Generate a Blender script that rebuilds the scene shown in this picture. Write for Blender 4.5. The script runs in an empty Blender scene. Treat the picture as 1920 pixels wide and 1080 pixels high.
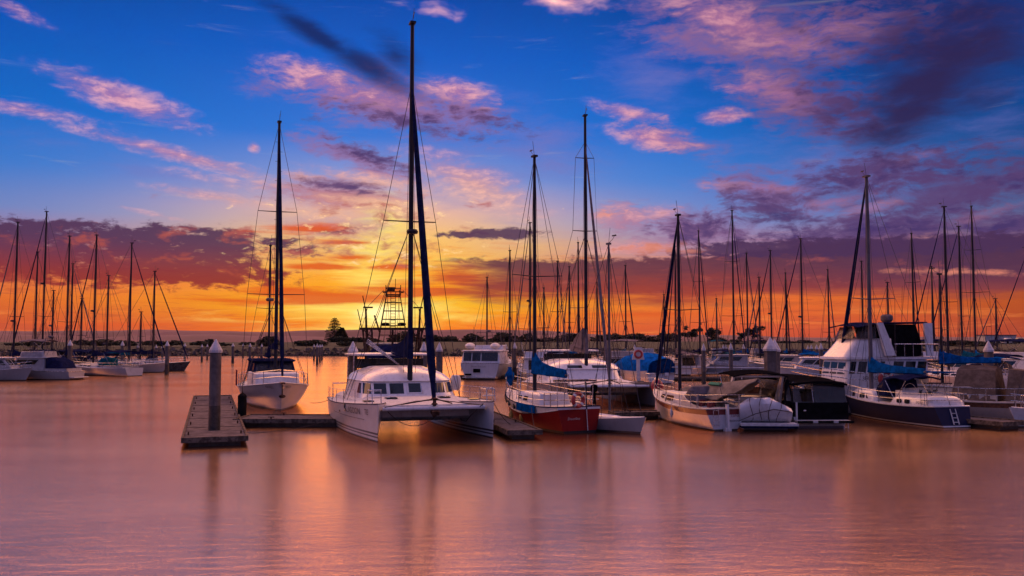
import bpy, bmesh, math, random
from mathutils import Vector, Matrix
random.seed(7)
PI = math.pi
R = math.radians
scene = bpy.context.scene
C = scene.collection

# ------------------------------------------------------------------ camera
F_PX, HORIZON, CAM_H = 1662.0, 640.0, 4.0          # photo is 1920 x 1080
TILT = math.atan((HORIZON - 540.0) / F_PX)
cd = bpy.data.cameras.new('camera')
cam = bpy.data.objects.new('camera', cd)
C.objects.link(cam)
cam.location = (0, 0, CAM_H)
cam.rotation_euler = (PI / 2 + TILT, 0, 0)
cd.sensor_width = 36.0
cd.lens = 36.0 * F_PX / 1920.0
cd.clip_start = 0.2
cd.clip_end = 40000
scene.camera = cam

def ray(px, py):
    xc, yc = (px - 960.0) / F_PX, (540.0 - py) / F_PX
    return Vector((xc, math.cos(TILT) - yc * math.sin(TILT), math.sin(TILT) + yc * math.cos(TILT)))

def on_water(px, py, z=0.0):
    d = ray(px, py)
    s = (z - CAM_H) / d.z
    return Vector((d.x * s, d.y * s, z))

def at_depth(px, py, Y):
    d = ray(px, py)
    s = Y / d.y
    return Vector((d.x * s, Y, CAM_H + d.z * s))

def azel(px, py):
    d = ray(px, py).normalized()
    return math.degrees(math.atan2(d.x, d.y)), math.degrees(math.asin(d.z))

# ------------------------------------------------------------------ view
vs = scene.view_settings
vs.view_transform = 'Standard'
vs.look = 'None'
vs.exposure = 0.0
vs.gamma = 1.0
scene.cycles.max_bounces = 6
scene.cycles.transparent_max_bounces = 8
scene.cycles.caustics_reflective = False
scene.cycles.caustics_refractive = False
scene.cycles.sample_clamp_indirect = 3.0

def lin(c):
    return tuple((v / 255.0 / 12.92) if v / 255.0 <= 0.04045 else ((v / 255.0 + 0.055) / 1.055) ** 2.4 for v in c)

# ------------------------------------------------------------------ node helper
class G:
    """tiny expression builder on a node tree"""
    def __init__(s, nt):
        s.nt = nt
    def n(s, t, **kw):
        nd = s.nt.nodes.new(t)
        for k, v in kw.items():
            setattr(nd, k, v)
        return nd
    def put(s, sock, v):
        if isinstance(v, bpy.types.NodeSocket):
            s.nt.links.new(v, sock)
        elif v is not None:
            if isinstance(v, (tuple, list)) and len(v) == 3 and len(sock.default_value) == 4:
                v = tuple(v) + (1.0,)
            sock.default_value = v
    def m(s, op, a, b=None, c=None, clamp=False):
        nd = s.n('ShaderNodeMath', operation=op, use_clamp=clamp)
        for i, v in enumerate((a, b, c)):
            if v is not None:
                s.put(nd.inputs[i], v)
        return nd.outputs[0]
    def rng(s, v, a, b, c=0.0, d=1.0, smooth=True):
        nd = s.n('ShaderNodeMapRange', interpolation_type='SMOOTHSTEP' if smooth else 'LINEAR')
        for i, x in enumerate((v, a, b, c, d)):
            s.put(nd.inputs[i], x)
        return nd.outputs[0]
    def ramp(s, v, stops, interp='LINEAR'):
        nd = s.n('ShaderNodeValToRGB')
        cr = nd.color_ramp
        cr.interpolation = interp
        while len(cr.elements) > 1:
            cr.elements.remove(cr.elements[-1])
        for i, (p, col) in enumerate(stops):
            e = cr.elements[0] if i == 0 else cr.elements.new(p)
            e.position = p
            e.color = tuple(col) + (1.0,)
        s.put(nd.inputs[0], v)
        return nd.outputs[0]
    def mix(s, f, a, b, mode='MIX'):
        nd = s.n('ShaderNodeMix', data_type='RGBA', blend_type=mode)
        s.put(nd.inputs[0], f)
        s.put(nd.inputs[6], a)
        s.put(nd.inputs[7], b)
        return nd.outputs[2]
    def mapping(s, vec, loc=(0, 0, 0), rot=(0, 0, 0), scale=(1, 1, 1), kind='POINT'):
        nd = s.n('ShaderNodeMapping', vector_type=kind)
        s.put(nd.inputs[0], vec)
        nd.inputs[1].default_value = loc
        nd.inputs[2].default_value = rot
        nd.inputs[3].default_value = scale
        return nd.outputs[0]
    def noise(s, vec, scale, detail=4.0, rough=0.55, dist=0.0, dims='3D'):
        nd = s.n('ShaderNodeTexNoise', noise_dimensions=dims)
        s.put(nd.inputs['Vector'], vec)
        nd.inputs['Scale'].default_value = scale
        nd.inputs['Detail'].default_value = detail
        nd.inputs['Roughness'].default_value = rough
        nd.inputs['Distortion'].default_value = dist
        return nd.outputs[0]

# ------------------------------------------------------------------ world: sunset sky
SUN_AZ, SUN_EL = azel(722, 585)
world = bpy.data.worlds.new('World')
scene.world = world
world.use_nodes = True
nt = world.node_tree
nt.nodes.clear()
g = G(nt)
tc = g.n('ShaderNodeTexCoord').outputs['Generated']
sep = g.n('ShaderNodeSeparateXYZ')
g.put(sep.inputs[0], tc)
X, Y, Z = sep.outputs
az = g.m('MULTIPLY', g.m('ARCTAN2', X, Y), 180 / PI)
el = g.m('MULTIPLY', g.m('ARCSINE', Z), 180 / PI)
comb = g.n('ShaderNodeCombineXYZ')
g.put(comb.inputs[0], az)
g.put(comb.inputs[1], el)
AE = comb.outputs[0]                                   # (azimuth, elevation) in degrees

def stops(lst):
    return [(e / 45.0, lin(c)) for e, c in lst]
eln = g.m('DIVIDE', el, 45.0)
away = g.ramp(eln, stops([(0, (196, 74, 50)), (1.0, (214, 84, 44)), (2.6, (236, 112, 44)), (4.0, (226, 118, 76)),
                          (5.6, (180, 130, 152)), (7.6, (112, 138, 200)), (10, (58, 126, 210)), (13.5, (6, 108, 206)),
                          (18, (0, 88, 190)), (22, (0, 68, 156)), (30, (18, 58, 140)), (45, (60, 75, 140))]))
near = g.ramp(eln, stops([(0, (255, 104, 4)), (1.0, (255, 134, 4)), (2.4, (255, 192, 14)), (3.4, (255, 166, 24)),
                          (5.0, (255, 186, 66)), (6.6, (255, 198, 104)), (8.3, (238, 184, 156)), (10.4, (140, 152, 208)),
                          (13, (50, 118, 212)), (18, (6, 92, 198)), (22, (0, 70, 168)), (30, (18, 58, 140)), (45, (60, 75, 140))]))
daz = g.m('SUBTRACT', az, SUN_AZ)
dn = g.m('DIVIDE', daz, 12.0)
nearness = g.m('POWER', 2.718, g.m('MULTIPLY', g.m('MULTIPLY', dn, dn), -1.0))
sky = g.mix(nearness, away, near)
# the far right and far left of the view are deeper
rightdark = g.rng(g.m('ADD', az, g.m('MULTIPLY', g.m('SUBTRACT', el, 8.0), 0.7)), 10, 34)
sky = g.mix(g.m('MULTIPLY', rightdark, 0.85), sky, g.mix(1.0, sky, (0.34, 0.30, 0.36), 'MULTIPLY'))
leftdark = g.rng(az, -18, -38)
sky = g.mix(g.m('MULTIPLY', leftdark, 0.35), sky, g.mix(1.0, sky, (0.55, 0.60, 0.72), 'MULTIPLY'))

# streaks low in the glow
wav = g.noise(g.mapping(AE, scale=(0.10, 1.0, 1)), 1.3, 6, 0.62, 0.6)
wav2 = g.noise(g.mapping(AE, loc=(31, 7, 0), rot=(0, 0, R(8)), scale=(0.16, 1.5, 1)), 2.2, 5, 0.6, 0.9)
lowband = g.m('MULTIPLY', g.rng(el, -0.5, 1.0), g.rng(el, 7.5, 4.5))
sky = g.mix(g.m('MULTIPLY', g.m('MULTIPLY', g.rng(wav, 0.50, 0.68), lowband), 0.55), sky,
            g.mix(nearness, lin((250, 140, 62)), lin((255, 232, 110))))
sky = g.mix(g.m('MULTIPLY', g.m('MULTIPLY', g.rng(wav2, 0.52, 0.70), lowband), 0.55), sky,
            g.mix(nearness, lin((178, 66, 52)), lin((246, 118, 24))))
# sun glow behind the thin cloud
def blob(px, py, wx, wy, rot=0.0, w=None):
    """soft elliptical patch round a point of the sky; sizes in photo pixels"""
    a, e = azel(px, py)
    d = 29.0
    v = g.mapping(AE, loc=(a, e, 0), rot=(0, 0, R(rot)), scale=(wx * 1.35 / d, wy * 1.4 / d, 1), kind='TEXTURE')
    nd = g.n('ShaderNodeTexGradient', gradient_type='SPHERICAL')
    g.put(nd.inputs[0], v)
    o = nd.outputs['Fac']
    return o if w is None else g.m('MULTIPLY', o, w)
def allof(lst, op='MAXIMUM'):
    o = None
    for b in lst:
        v = blob(*b)
        o = v if o is None else g.m(op, o, v)
    return o
glow = allof([(718, 584, 130, 66, 0, 1.1), (700, 530, 90, 30, 0, .8), (700, 470, 90, 44, 0, .85), (720, 415, 60, 60, 0, .75), (640, 575, 190, 34, 0, .8),
              (800, 580, 160, 40, 0, .6), (735, 420, 34, 40, 0, .45), (640, 505, 60, 14, 0, .5)])
gl = g.rng(g.m('ADD', glow, g.m('MULTIPLY', g.m('SUBTRACT', wav, 0.5), 1.3)), 0.12, 0.95)
sky = g.mix(gl, sky, (1.05, 0.80, 0.16, 1))
core = g.rng(g.m('ADD', blob(716, 590, 60, 26), g.m('MULTIPLY', g.m('SUBTRACT', wav2, 0.5), .9)), 0.2, 0.9)
sky = g.mix(g.m('MULTIPLY', core, 0.85), sky, (1.5, 1.22, 0.55, 1))

# --- cloud noise fields (degrees space)
warp = g.n('ShaderNodeTexNoise')
g.put(warp.inputs['Vector'], AE)
warp.inputs['Scale'].default_value = 0.35
warp.inputs['Detail'].default_value = 3
wv = g.n('ShaderNodeVectorMath', operation='MULTIPLY_ADD')
g.put(wv.inputs[0], warp.outputs['Color'])
wv.inputs[1].default_value = (1.6, 1.0, 0)
g.put(wv.inputs[2], AE)
W = wv.outputs[0]
nstreak = g.noise(g.mapping(W, rot=(0, 0, R(14)), scale=(0.17, 0.75, 1)), 0.95, 6, 0.68)
nstreakR = g.noise(g.mapping(W, rot=(0, 0, R(-24)), scale=(0.20, 0.62, 1)), 0.8, 6, 0.6)
npuff = g.noise(g.mapping(W, rot=(0, 0, R(-6)), scale=(0.55, 1.35, 1)), 1.55, 6, 0.64)
npuff2 = g.noise(g.mapping(W, loc=(40, 12, 3), scale=(0.5, 1.2, 1)), 0.9, 5, 0.6)
nbig = g.noise(g.mapping(W, loc=(9, 3, 1), scale=(0.35, 0.8, 1)), 0.55, 4, 0.55)
def cz(n):
    return g.m('SUBTRACT', n, 0.5)
def lay(sky, mask, n, amp, lo, hi, col, op=1.0):
    f = g.rng(g.m('ADD', mask, g.m('MULTIPLY', cz(n), amp)), lo, hi)
    f = g.m('MULTIPLY', f, g.rng(mask, 0.02, 0.30))
    return g.mix(g.m('MULTIPLY', f, op), sky, col), f

PINK, ROSE, LAV = lin((236, 170, 184)), lin((182, 120, 162)), lin((122, 116, 186))
PURP, DPUR, NAVY = lin((84, 62, 112)), lin((44, 32, 74)), lin((10, 28, 82))
# lavender veils
veil = allof([(1010, 270, 190, 80, -20, .9), (330, 330, 330, 40, -10, .6), (1220, 150, 200, 90, -25, .7), (1400, 60, 330, 140, -8, .8),
              (760, 210, 330, 100, -12, .85), (1330, 290, 150, 60, -30, .6), (640, 420, 210, 100, 0, .8), (880, 330, 240, 90, -20, .85),
              (60, 420, 200, 60, 0, .45), (1560, 330, 340, 140, 10, .8), (1860, 250, 160, 160, 0, .5)])
sky, _ = lay(sky, veil, nstreak, 1.5, 0.25, 1.1, LAV, 0.6)
# broad mauve bodies of the high clouds
body = allof([(720, 195, 250, 60, -8, 1.0), (860, 205, 120, 50, -14, .9), (1400, 60, 260, 90, -14, .9), (1500, 190, 190, 70, -24, 1.0),
              (1260, 262, 120, 40, -22, .7), (680, 300, 150, 34, -20, .9), (640, 365, 150, 44, -4, 1.0), (1440, 370, 130, 50, -18, 1.0),
              (1600, 345, 190, 60, 8, 1.0), (1800, 360, 200, 60, 14, 1.0), (1650, 440, 330, 50, 2, 1.0), (1300, 430, 150, 46, 0, 1.0),
              (1170, 415, 90, 40, 0, .9), (640, 430, 150, 26, 0, .7), (1600, 60, 200, 90, 10, .7)])
bodyc = g.mix(g.rng(az, 6, 26), lin((150, 104, 150)), lin((88, 64, 112)))
bodyc = g.mix(g.m('MULTIPLY', nearness, g.rng(el, 12, 8)), bodyc, lin((196, 118, 120)))
nmix = g.m('ADD', g.m('MULTIPLY', nstreak, .5), g.m('MULTIPLY', npuff, .5))
sky, fb_ = lay(sky, body, nmix, 2.5, 0.20, 0.95, bodyc, 0.88)
# pink, sun-lit cirrus
pinkm = allof([(238, 188, 140, 28, -15, 1.0), (50, 206, 130, 14, -6, .7), (340, 292, 220, 15, -11, .95), (430, 318, 110, 12, -14, .8), (430, 374, 150, 12, -7, .85),
               (410, 338, 120, 16, -9, .5), (590, 150, 100, 34, -14, .9), (660, 175, 150, 20, -9, .8), (860, 172, 80, 26, -12, .95),
               (890, 345, 150, 40, -22, 1.05), (700, 338, 160, 16, -8, .8), (620, 400, 130, 18, 0, .8), (570, 330, 70, 14, 0, .7), (700, 380, 120, 14, -6, .9),
               (1180, 212, 90, 16, -14, .85), (1222, 258, 90, 24, -12, 1.0), (1355, 218, 50, 16, 0, .95), (1410, 163, 70, 12, 0, 1.0),
               (1470, 175, 90, 30, -24, .8), (1370, 40, 150, 36, -24, .95), (1470, 80, 120, 30, -10, .8), (1560, 50, 120, 40, 4, .6), (1160, 410, 70, 26, 0, .85), (1240, 400, 50, 20, 0, .8),
               (290, 402, 90, 6, -10, .5), (20, 15, 80, 12, -18, .6), (1070, 0, 16, 10, 0, .9), (476, 277, 12, 10, -30, .9),
               (1430, 352, 120, 12, -4, .8), (1560, 378, 90, 12, 8, .7), (1700, 300, 60, 10, 10, .5), (1630, 392, 70, 12, 12, .7), (1500, 395, 60, 14, 0, .6), (1850, 400, 90, 12, 12, .5), (1200, 465, 120, 16, 0, .8)])
pinkc = g.mix(g.rng(nmix, 0.45, 0.60), ROSE, PINK)
pinkc = g.mix(g.m('MULTIPLY', g.rng(g.m('ADD', az, g.m('MULTIPLY', el, 0.4)), 6, 28), 0.5), pinkc, lin((168, 100, 134)))
pinkc = g.mix(g.m('MULTIPLY', g.m('MULTIPLY', nearness, g.rng(el, 13, 8)), 0.85), pinkc, lin((255, 200, 150)))
sky, _ = lay(sky, pinkm, nmix, 2.4, 0.05, 1.15, pinkc, 0.92)
# purple shade clouds high up
purm = allof([(760, 225, 190, 22, -10, .8), (700, 296, 110, 20, -18, .9), (1570, 200, 130, 50, -20, .8), (640, 350, 110, 16, -5, .9),
              (1450, 392, 120, 40, -22, 1.0), (1620, 322, 150, 36, 10, .95), (1720, 320, 150, 36, 12, .9),
              (1310, 430, 100, 36, 0, .95), (1870, 345, 130, 26, 16, 1.0), (1880, 430, 130, 36, 14, 1.0), (1640, 425, 200, 36, 6, .95),
              (1670, 60, 260, 80, 0, .6), (900, 222, 130, 22, -14, .7), (585, 222, 26, 12, 0, .5), (1540, 440, 220, 24, 0, .8)])
sky, _ = lay(sky, purm, npuff, 2.3, 0.20, 0.95, g.mix(g.rng(npuff2, .45, .65), PURP, lin((62, 48, 104))), 0.9)
dark = allof([(1760, 140, 190, 85, 22, 1.1), (1700, 215, 130, 70, 34, 1.0), (1850, 80, 190, 80, 16, .8), (1870, 20, 200, 80, 0, .8)])
sky, _ = lay(sky, dark, nstreakR, 1.7, 0.10, 1.0, DPUR, 0.90)
dark2 = allof([(600, 70, 150, 22, -28, 1.0), (690, 125, 120, 30, -26, 1.0), (740, 100, 80, 40, -40, .7)])
sky, _ = lay(sky, dark2, nstreak, 0.9, 0.12, 0.95, NAVY, 0.85)

# --- low banks
# left bank, broken altocumulus
bl = g.m('MULTIPLY', g.m('MULTIPLY', g.rng(el, 2.6, 4.0), g.rng(el, 7.6, 6.3)), g.rng(az, -13.5, -18))
bl = g.m('MAXIMUM', bl, allof([(520, 455, 70, 16, 0, .9), (570, 470, 55, 14, 0, .9), (310, 430, 70, 12, 0, .9), (640, 432, 60, 10, 0, .7), (470, 520, 100, 26, 0, .9)]))
blc = g.mix(g.rng(el, 3.4, 6.4), lin((142, 44, 48)), lin((76, 46, 84)))
blc = g.mix(g.m('MULTIPLY', g.rng(npuff2, .52, .70), .6), blc, lin((196, 84, 62)))
sky, _ = lay(sky, bl, npuff, 2.8, 0.26, 0.80, blc, 0.95)
# orange-red bars across the glow
bars = allof([(640, 555, 170, 20, 0, 1.0), (760, 545, 190, 22, 0, .9), (540, 548, 110, 16, 0, .9), (880, 520, 90, 30, 0, .9), (650, 483, 100, 10, 0, .95),
              (600, 500, 80, 8, 0, .9), (740, 500, 60, 10, 0, .8), (560, 430, 110, 14, 0, .8), (650, 455, 70, 10, 0, .7), (450, 565, 240, 14, 0, .7), (1150, 590, 300, 12, 0, .6), (250, 610, 300, 10, 0, .6)])
sky, _ = lay(sky, bars, wav, 1.8, 0.22, 0.75, lin((222, 84, 28)), 0.9)
mott = g.m('MULTIPLY', g.m('MULTIPLY', g.rng(el, 3.6, 5.0), g.rng(el, 10.5, 8.5)), nearness)
sky, _ = lay(sky, mott, npuff2, 5.0, 0.95, 1.9, lin((178, 92, 92)), 0.8)
sky, _ = lay(sky, mott, npuff, 5.0, 1.15, 2.0, (1.1, .74, .36, 1), 0.8)
# right bank, solid with flat top
topn = g.m('ADD', 5.35, g.m('MULTIPLY', cz(npuff), 1.6))
topn = g.m('ADD', topn, g.m('MULTIPLY', g.rng(az, 8, 22), 0.75))
br = g.m('MULTIPLY', g.rng(g.m('SUBTRACT', topn, el), -0.12, 0.25), g.rng(g.m('ADD', el, g.m('MULTIPLY', cz(wav), 3.0)), 1.9, 3.3))
br = g.m('MULTIPLY', br, g.rng(g.m('ADD', az, g.m('MULTIPLY', cz(wav), 8.0)), -5.5, -0.5))
brc = g.mix(g.rng(g.m('ADD', el, g.m('MULTIPLY', cz(wav2), 1.8)), 2.3, 5.2), lin((160, 56, 48)), lin((92, 48, 70)))
brc = g.mix(g.rng(az, 10, 28), brc, g.mix(g.rng(el, 2.3, 4.2), lin((140, 58, 60)), lin((70, 44, 78))))
brc = g.mix(g.m('MULTIPLY', g.rng(npuff2, .56, .72), .45), brc, lin((190, 92, 84)))
sky = g.mix(g.m('MULTIPLY', br, 0.94), sky, brc)
strip = allof([(940, 438, 90, 12, 0, 1.0), (860, 440, 50, 8, 0, .8), (1650, 462, 420, 18, -1, 1.1), (1400, 470, 140, 14, 0, .9)])
sky, _ = lay(sky, strip, npuff, 1.6, 0.20, 0.55, lin((70, 46, 86)), 0.93)
lit = allof([(1220, 465, 100, 14, 0, .8), (1290, 470, 60, 8, 0, .6), (1140, 400, 60, 14, 0, .5), (1800, 510, 160, 8, -3, .7)])
sky, _ = lay(sky, lit, npuff, 1.4, 0.2, 0.8, lin((232, 140, 116)), 0.8)

# --- the rest of the sphere: unseen peach glow added above the frame to warm the water, dim violet dusk behind the viewer
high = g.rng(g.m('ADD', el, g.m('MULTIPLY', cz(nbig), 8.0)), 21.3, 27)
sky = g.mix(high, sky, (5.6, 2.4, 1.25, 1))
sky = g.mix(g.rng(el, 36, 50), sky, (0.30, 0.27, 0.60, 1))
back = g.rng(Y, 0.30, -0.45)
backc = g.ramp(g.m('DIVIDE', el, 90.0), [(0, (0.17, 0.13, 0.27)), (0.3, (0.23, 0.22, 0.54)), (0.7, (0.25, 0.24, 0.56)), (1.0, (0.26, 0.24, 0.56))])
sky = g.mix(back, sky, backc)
sky = g.mix(g.rng(el, -0.2, -3.0), sky, (0.10, 0.06, 0.08, 1))

nish = g.n('ShaderNodeTexSky', sky_type='NISHITA')
nish.sun_disc = False
nish.sun_elevation = R(max(SUN_EL, 0.5))
nish.sun_rotation = R(SUN_AZ)
nish.dust_density = 4.0
bg1 = g.n('ShaderNodeBackground')
g.put(bg1.inputs[0], nish.outputs[0])
bg1.inputs[1].default_value = 0.001
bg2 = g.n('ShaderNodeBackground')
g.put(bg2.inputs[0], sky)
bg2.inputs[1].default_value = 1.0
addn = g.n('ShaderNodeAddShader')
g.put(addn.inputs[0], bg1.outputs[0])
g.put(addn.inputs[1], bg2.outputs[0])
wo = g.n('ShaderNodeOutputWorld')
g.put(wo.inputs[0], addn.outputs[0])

# ------------------------------------------------------------------ sun, low behind the cloud
sl = bpy.data.lights.new('sun', 'SUN')
sl.energy = 0.06
sl.angle = R(14)
sl.color = (1.0, 0.46, 0.16)
sun = bpy.data.objects.new('sun', sl)
C.objects.link(sun)
sd = Vector((math.sin(R(SUN_AZ)) * math.cos(R(2.2)), math.cos(R(SUN_AZ)) * math.cos(R(2.2)), math.sin(R(2.2))))
sun.rotation_euler = sd.to_track_quat('Z', 'Y').to_euler()
sun.location = (0, 60, 40)

# ------------------------------------------------------------------ mesh helper
class MB:
    def __init__(s):
        s.v, s.f, s.mi, s.cur = [], [], [], 0
    def add(s, vs, fs):
        o = len(s.v)
        s.v += [tuple(p) for p in vs]
        s.f += [tuple(i + o for i in f) for f in fs]
        s.mi += [s.cur] * len(fs)
        return s
    def box(s, c, d, rz=0.0, rx=0.0, ry=0.0):
        x, y, z = d[0] / 2, d[1] / 2, d[2] / 2
        m = Matrix.Rotation(rz, 3, 'Z') @ Matrix.Rotation(ry, 3, 'Y') @ Matrix.Rotation(rx, 3, 'X')
        c = Vector(c)
        vs = [c + m @ Vector((a * x, b * y, e * z)) for a in (-1, 1) for b in (-1, 1) for e in (-1, 1)]
        return s.add(vs, [(0, 1, 3, 2), (4, 6, 7, 5), (0, 4, 5, 1), (2, 3, 7, 6), (0, 2, 6, 4), (1, 5, 7, 3)])
    def tube(s, pts, r, n=6, r1=None, closed=False, caps=True):
        pts = [Vector(p) for p in pts]
        k = len(pts)
        rings = []
        up0 = None
        for i, p in enumerate(pts):
            if closed:
                t = pts[(i + 1) % k] - pts[i - 1]
            else:
                t = pts[min(i + 1, k - 1)] - pts[max(i - 1, 0)]
            t.normalize()
            a = Vector((0, 0, 1)) if abs(t.z) < 0.9 else Vector((1, 0, 0))
            if up0 is not None:
                a = up0
            u = t.cross(a)
            if u.length < 1e-4:
                u = t.cross(Vector((0, 1, 0)))
            u.normalize()
            w = u.cross(t)
            up0 = w if abs(t.z) < 0.9 else None
            rr = r if r1 is None else r + (r1 - r) * i / max(1, k - 1)
            rings.append([p + u * (rr * math.cos(2 * PI * j / n)) + w * (rr * math.sin(2 * PI * j / n)) for j in range(n)])
        vs = [q for ring in rings for q in ring]
        fs = []
        for i in range(k if closed else k - 1):
            i2 = (i + 1) % k
            for j in range(n):
                j2 = (j + 1) % n
                fs.append((i * n + j, i2 * n + j, i2 * n + j2, i * n + j2))
        if caps and not closed:
            fs.append(tuple(range(n)))
            fs.append(tuple((k - 1) * n + j for j in range(n - 1, -1, -1)))
        return s.add(vs, fs)
    def ell(s, a, b, ra, rb, n=10, rings=1):
        return s.tube([a, b], ra, n, rb)
    def lathe(s, prof, c=(0, 0, 0), n=16, sq=False):
        c = Vector(c)
        vs, fs = [], []
        for (r, z) in prof:
            for j in range(n):
                a = 2 * PI * j / n
                vs.append(c + Vector((r * math.cos(a), r * math.sin(a), z)))
        for i in range(len(prof) - 1):
            for j in range(n):
                j2 = (j + 1) % n
                fs.append((i * n + j, i * n + j2, (i + 1) * n + j2, (i + 1) * n + j))
        fs.append(tuple(range(n - 1, -1, -1)))
        fs.append(tuple((len(prof) - 1) * n + j for j in range(n)))
        return s.add(vs, fs)
    def sphere(s, c, r, n=10, m=6):
        rx, ry, rz = (r, r, r) if not isinstance(r, (tuple, list)) else r
        vs = [(c[0], c[1], c[2] - rz)]
        for i in range(1, m):
            p = -PI / 2 + PI * i / m
            for j in range(n):
                a = 2 * PI * j / n
                vs.append((c[0] + rx * math.cos(p) * math.cos(a), c[1] + ry * math.cos(p) * math.sin(a), c[2] + rz * math.sin(p)))
        vs.append((c[0], c[1], c[2] + rz))
        fs = [(0, 1 + (j + 1) % n, 1 + j) for j in range(n)]
        for i in range(m - 2):
            for j in range(n):
                j2 = (j + 1) % n
                fs.append((1 + i * n + j, 1 + i * n + j2, 1 + (i + 1) * n + j2, 1 + (i + 1) * n + j))
        l = len(vs) - 1
        fs += [(l, 1 + (m - 2) * n + j, 1 + (m - 2) * n + (j + 1) % n) for j in range(n)]
        return s.add(vs, fs)
    def loft(s, rings, cap0=True, cap1=True, closed=True):
        n = len(rings[0])
        vs = [p for r in rings for p in r]
        fs = []
        for i in range(len(rings) - 1):
            for j in range(n if closed else n - 1):
                j2 = (j + 1) % n
                fs.append((i * n + j, i * n + j2, (i + 1) * n + j2, (i + 1) * n + j))
        if cap0:
            fs.append(tuple(range(n - 1, -1, -1)))
        if cap1:
            fs.append(tuple((len(rings) - 1) * n + j for j in range(n)))
        return s.add(vs, fs)
    def plate(s, quad, t):
        """a thin slab on a polygon (list of points), thickness t along its normal"""
        q = [Vector(p) for p in quad]
        nrm = (q[1] - q[0]).cross(q[-1] - q[0]).normalized() * t
        k = len(q)
        vs = q + [p + nrm for p in q]
        fs = [tuple(range(k - 1, -1, -1)), tuple(range(k, 2 * k))]
        for i in range(k):
            j = (i + 1) % k
            fs.append((i, j, k + j, k + i))
        return s.add(vs, fs)
    def torus(s, c, R0, r, axis='x', n=20, m=6):
        pts = []
        for i in range(n):
            a = 2 * PI * i / n
            p = {'x': (0, R0 * math.cos(a), R0 * math.sin(a)), 'y': (R0 * math.cos(a), 0, R0 * math.sin(a)),
                 'z': (R0 * math.cos(a), R0 * math.sin(a), 0)}[axis]
            pts.append(Vector(c) + Vector(p))
        # rings computed directly so that the frame never twists
        vs, fs = [], []
        cc = Vector(c)
        ax = {'x': Vector((1, 0, 0)), 'y': Vector((0, 1, 0)), 'z': Vector((0, 0, 1))}[axis]
        for p in pts:
            o = (p - cc).normalized()
            for j in range(m):
                b = 2 * PI * j / m
                vs.append(p + o * (r * math.cos(b)) + ax * (r * math.sin(b)))
        for i in range(n):
            i2 = (i + 1) % n
            for j in range(m):
                j2 = (j + 1) % m
                fs.append((i * m + j, i2 * m + j, i2 * m + j2, i * m + j2))
        return s.add(vs, fs)
    def build(s, name, mats, parent=None, smooth=True, ang=35):
        me = bpy.data.meshes.new(name)
        me.from_pydata(s.v, [], s.f)
        if not isinstance(mats, (list, tuple)):
            mats = [mats]
        for m in mats:
            me.materials.append(m)
        if len(mats) > 1:
            me.polygons.foreach_set('material_index', s.mi)
        bm = bmesh.new()
        bm.from_mesh(me)
        bmesh.ops.recalc_face_normals(bm, faces=bm.faces)
        if smooth:
            for f in bm.faces:
                f.smooth = True
            ca = R(ang)
            for e in bm.edges:
                if len(e.link_faces) == 2 and e.calc_face_angle(0) > ca:
                    e.smooth = False
        bm.to_mesh(me)
        bm.free()
        me.update()
        o = bpy.data.objects.new(name, me)
        C.objects.link(o)
        if parent is not None:
            o.parent = parent
        return o

def each(b, name, mats, parent):
    """link every connected piece of a mesh builder as an object of its own"""
    par = list(range(len(b.v)))
    def find(i):
        while par[i] != i:
            par[i] = par[par[i]]
            i = par[i]
        return i
    for f in b.f:
        for q in f[1:]:
            par[find(f[0])] = find(q)
    groups = {}
    for k, f in enumerate(b.f):
        groups.setdefault(find(f[0]), []).append(k)
    for fs in groups.values():
        ids = sorted({i for k in fs for i in b.f[k]})
        mp = {i: n for n, i in enumerate(ids)}
        q = MB()
        q.add([b.v[i] for i in ids], [tuple(mp[i] for i in b.f[k]) for k in fs])
        q.build(name, mats, parent)

def tag(o, label=None, cat=None, group=None, kind=None):
    if label: o['label'] = label
    if cat: o['category'] = cat
    if group: o['group'] = group
    if kind: o['kind'] = kind
    return o

def thing(name, label, cat, loc=(0, 0, 0), rz=0.0, group=None):
    o = bpy.data.objects.new(name, None)
    o.empty_display_size = 0.3
    C.objects.link(o)
    o.location = loc
    o.rotation_euler = (0, 0, rz)
    return tag(o, label, cat, group)

# ------------------------------------------------------------------ materials
def new_mat(name):
    m = bpy.data.materials.new(name)
    m.use_nodes = True
    m.node_tree.nodes.clear()
    return m, G(m.node_tree)

def mat(name, col, rough=0.5, metal=0.0, var=0.15, scale=3.0, bump=0.0, bscale=20.0, coat=0.0, stain=None, spec=0.5):
    m, g = new_mat(name)
    co = g.n('ShaderNodeTexCoord').outputs['Object']
    p = g.n('ShaderNodeBsdfPrincipled')
    n1 = g.noise(co, scale, 6, 0.6)
    dark = tuple(c * (1 - var * 1.6) for c in col)
    lite = tuple(min(1, c * (1 + var * 0.6)) for c in col)
    base = g.mix(g.rng(n1, 0.35, 0.65), dark, lite)
    if stain is not None:
        st = g.noise(g.mapping(co, scale=(3.5, 3.5, 0.5)), 2.0, 6, 0.65)
        base = g.mix(g.m('MULTIPLY', g.rng(st, 0.52, 0.72), 0.55), base, stain)
    g.put(p.inputs['Base Color'], base)
    g.put(p.inputs['Roughness'], g.rng(n1, 0.3, 0.7, max(0.05, rough - 0.08), min(1, rough + 0.1), smooth=False))
    p.inputs['Metallic'].default_value = metal
    p.inputs['Specular IOR Level'].default_value = spec
    if coat:
        p.inputs['Coat Weight'].default_value = coat
        p.inputs['Coat Roughness'].default_value = 0.15
    if bump:
        b = g.n('ShaderNodeBump')
        b.inputs['Strength'].default_value = bump
        b.inputs['Distance'].default_value = 0.02
        g.put(b.inputs['Height'], g.noise(co, bscale, 4, 0.6))
        g.put(p.inputs['Normal'], b.outputs[0])
    o = g.n('ShaderNodeOutputMaterial')
    g.put(o.inputs[0], p.outputs[0])
    return m

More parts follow.
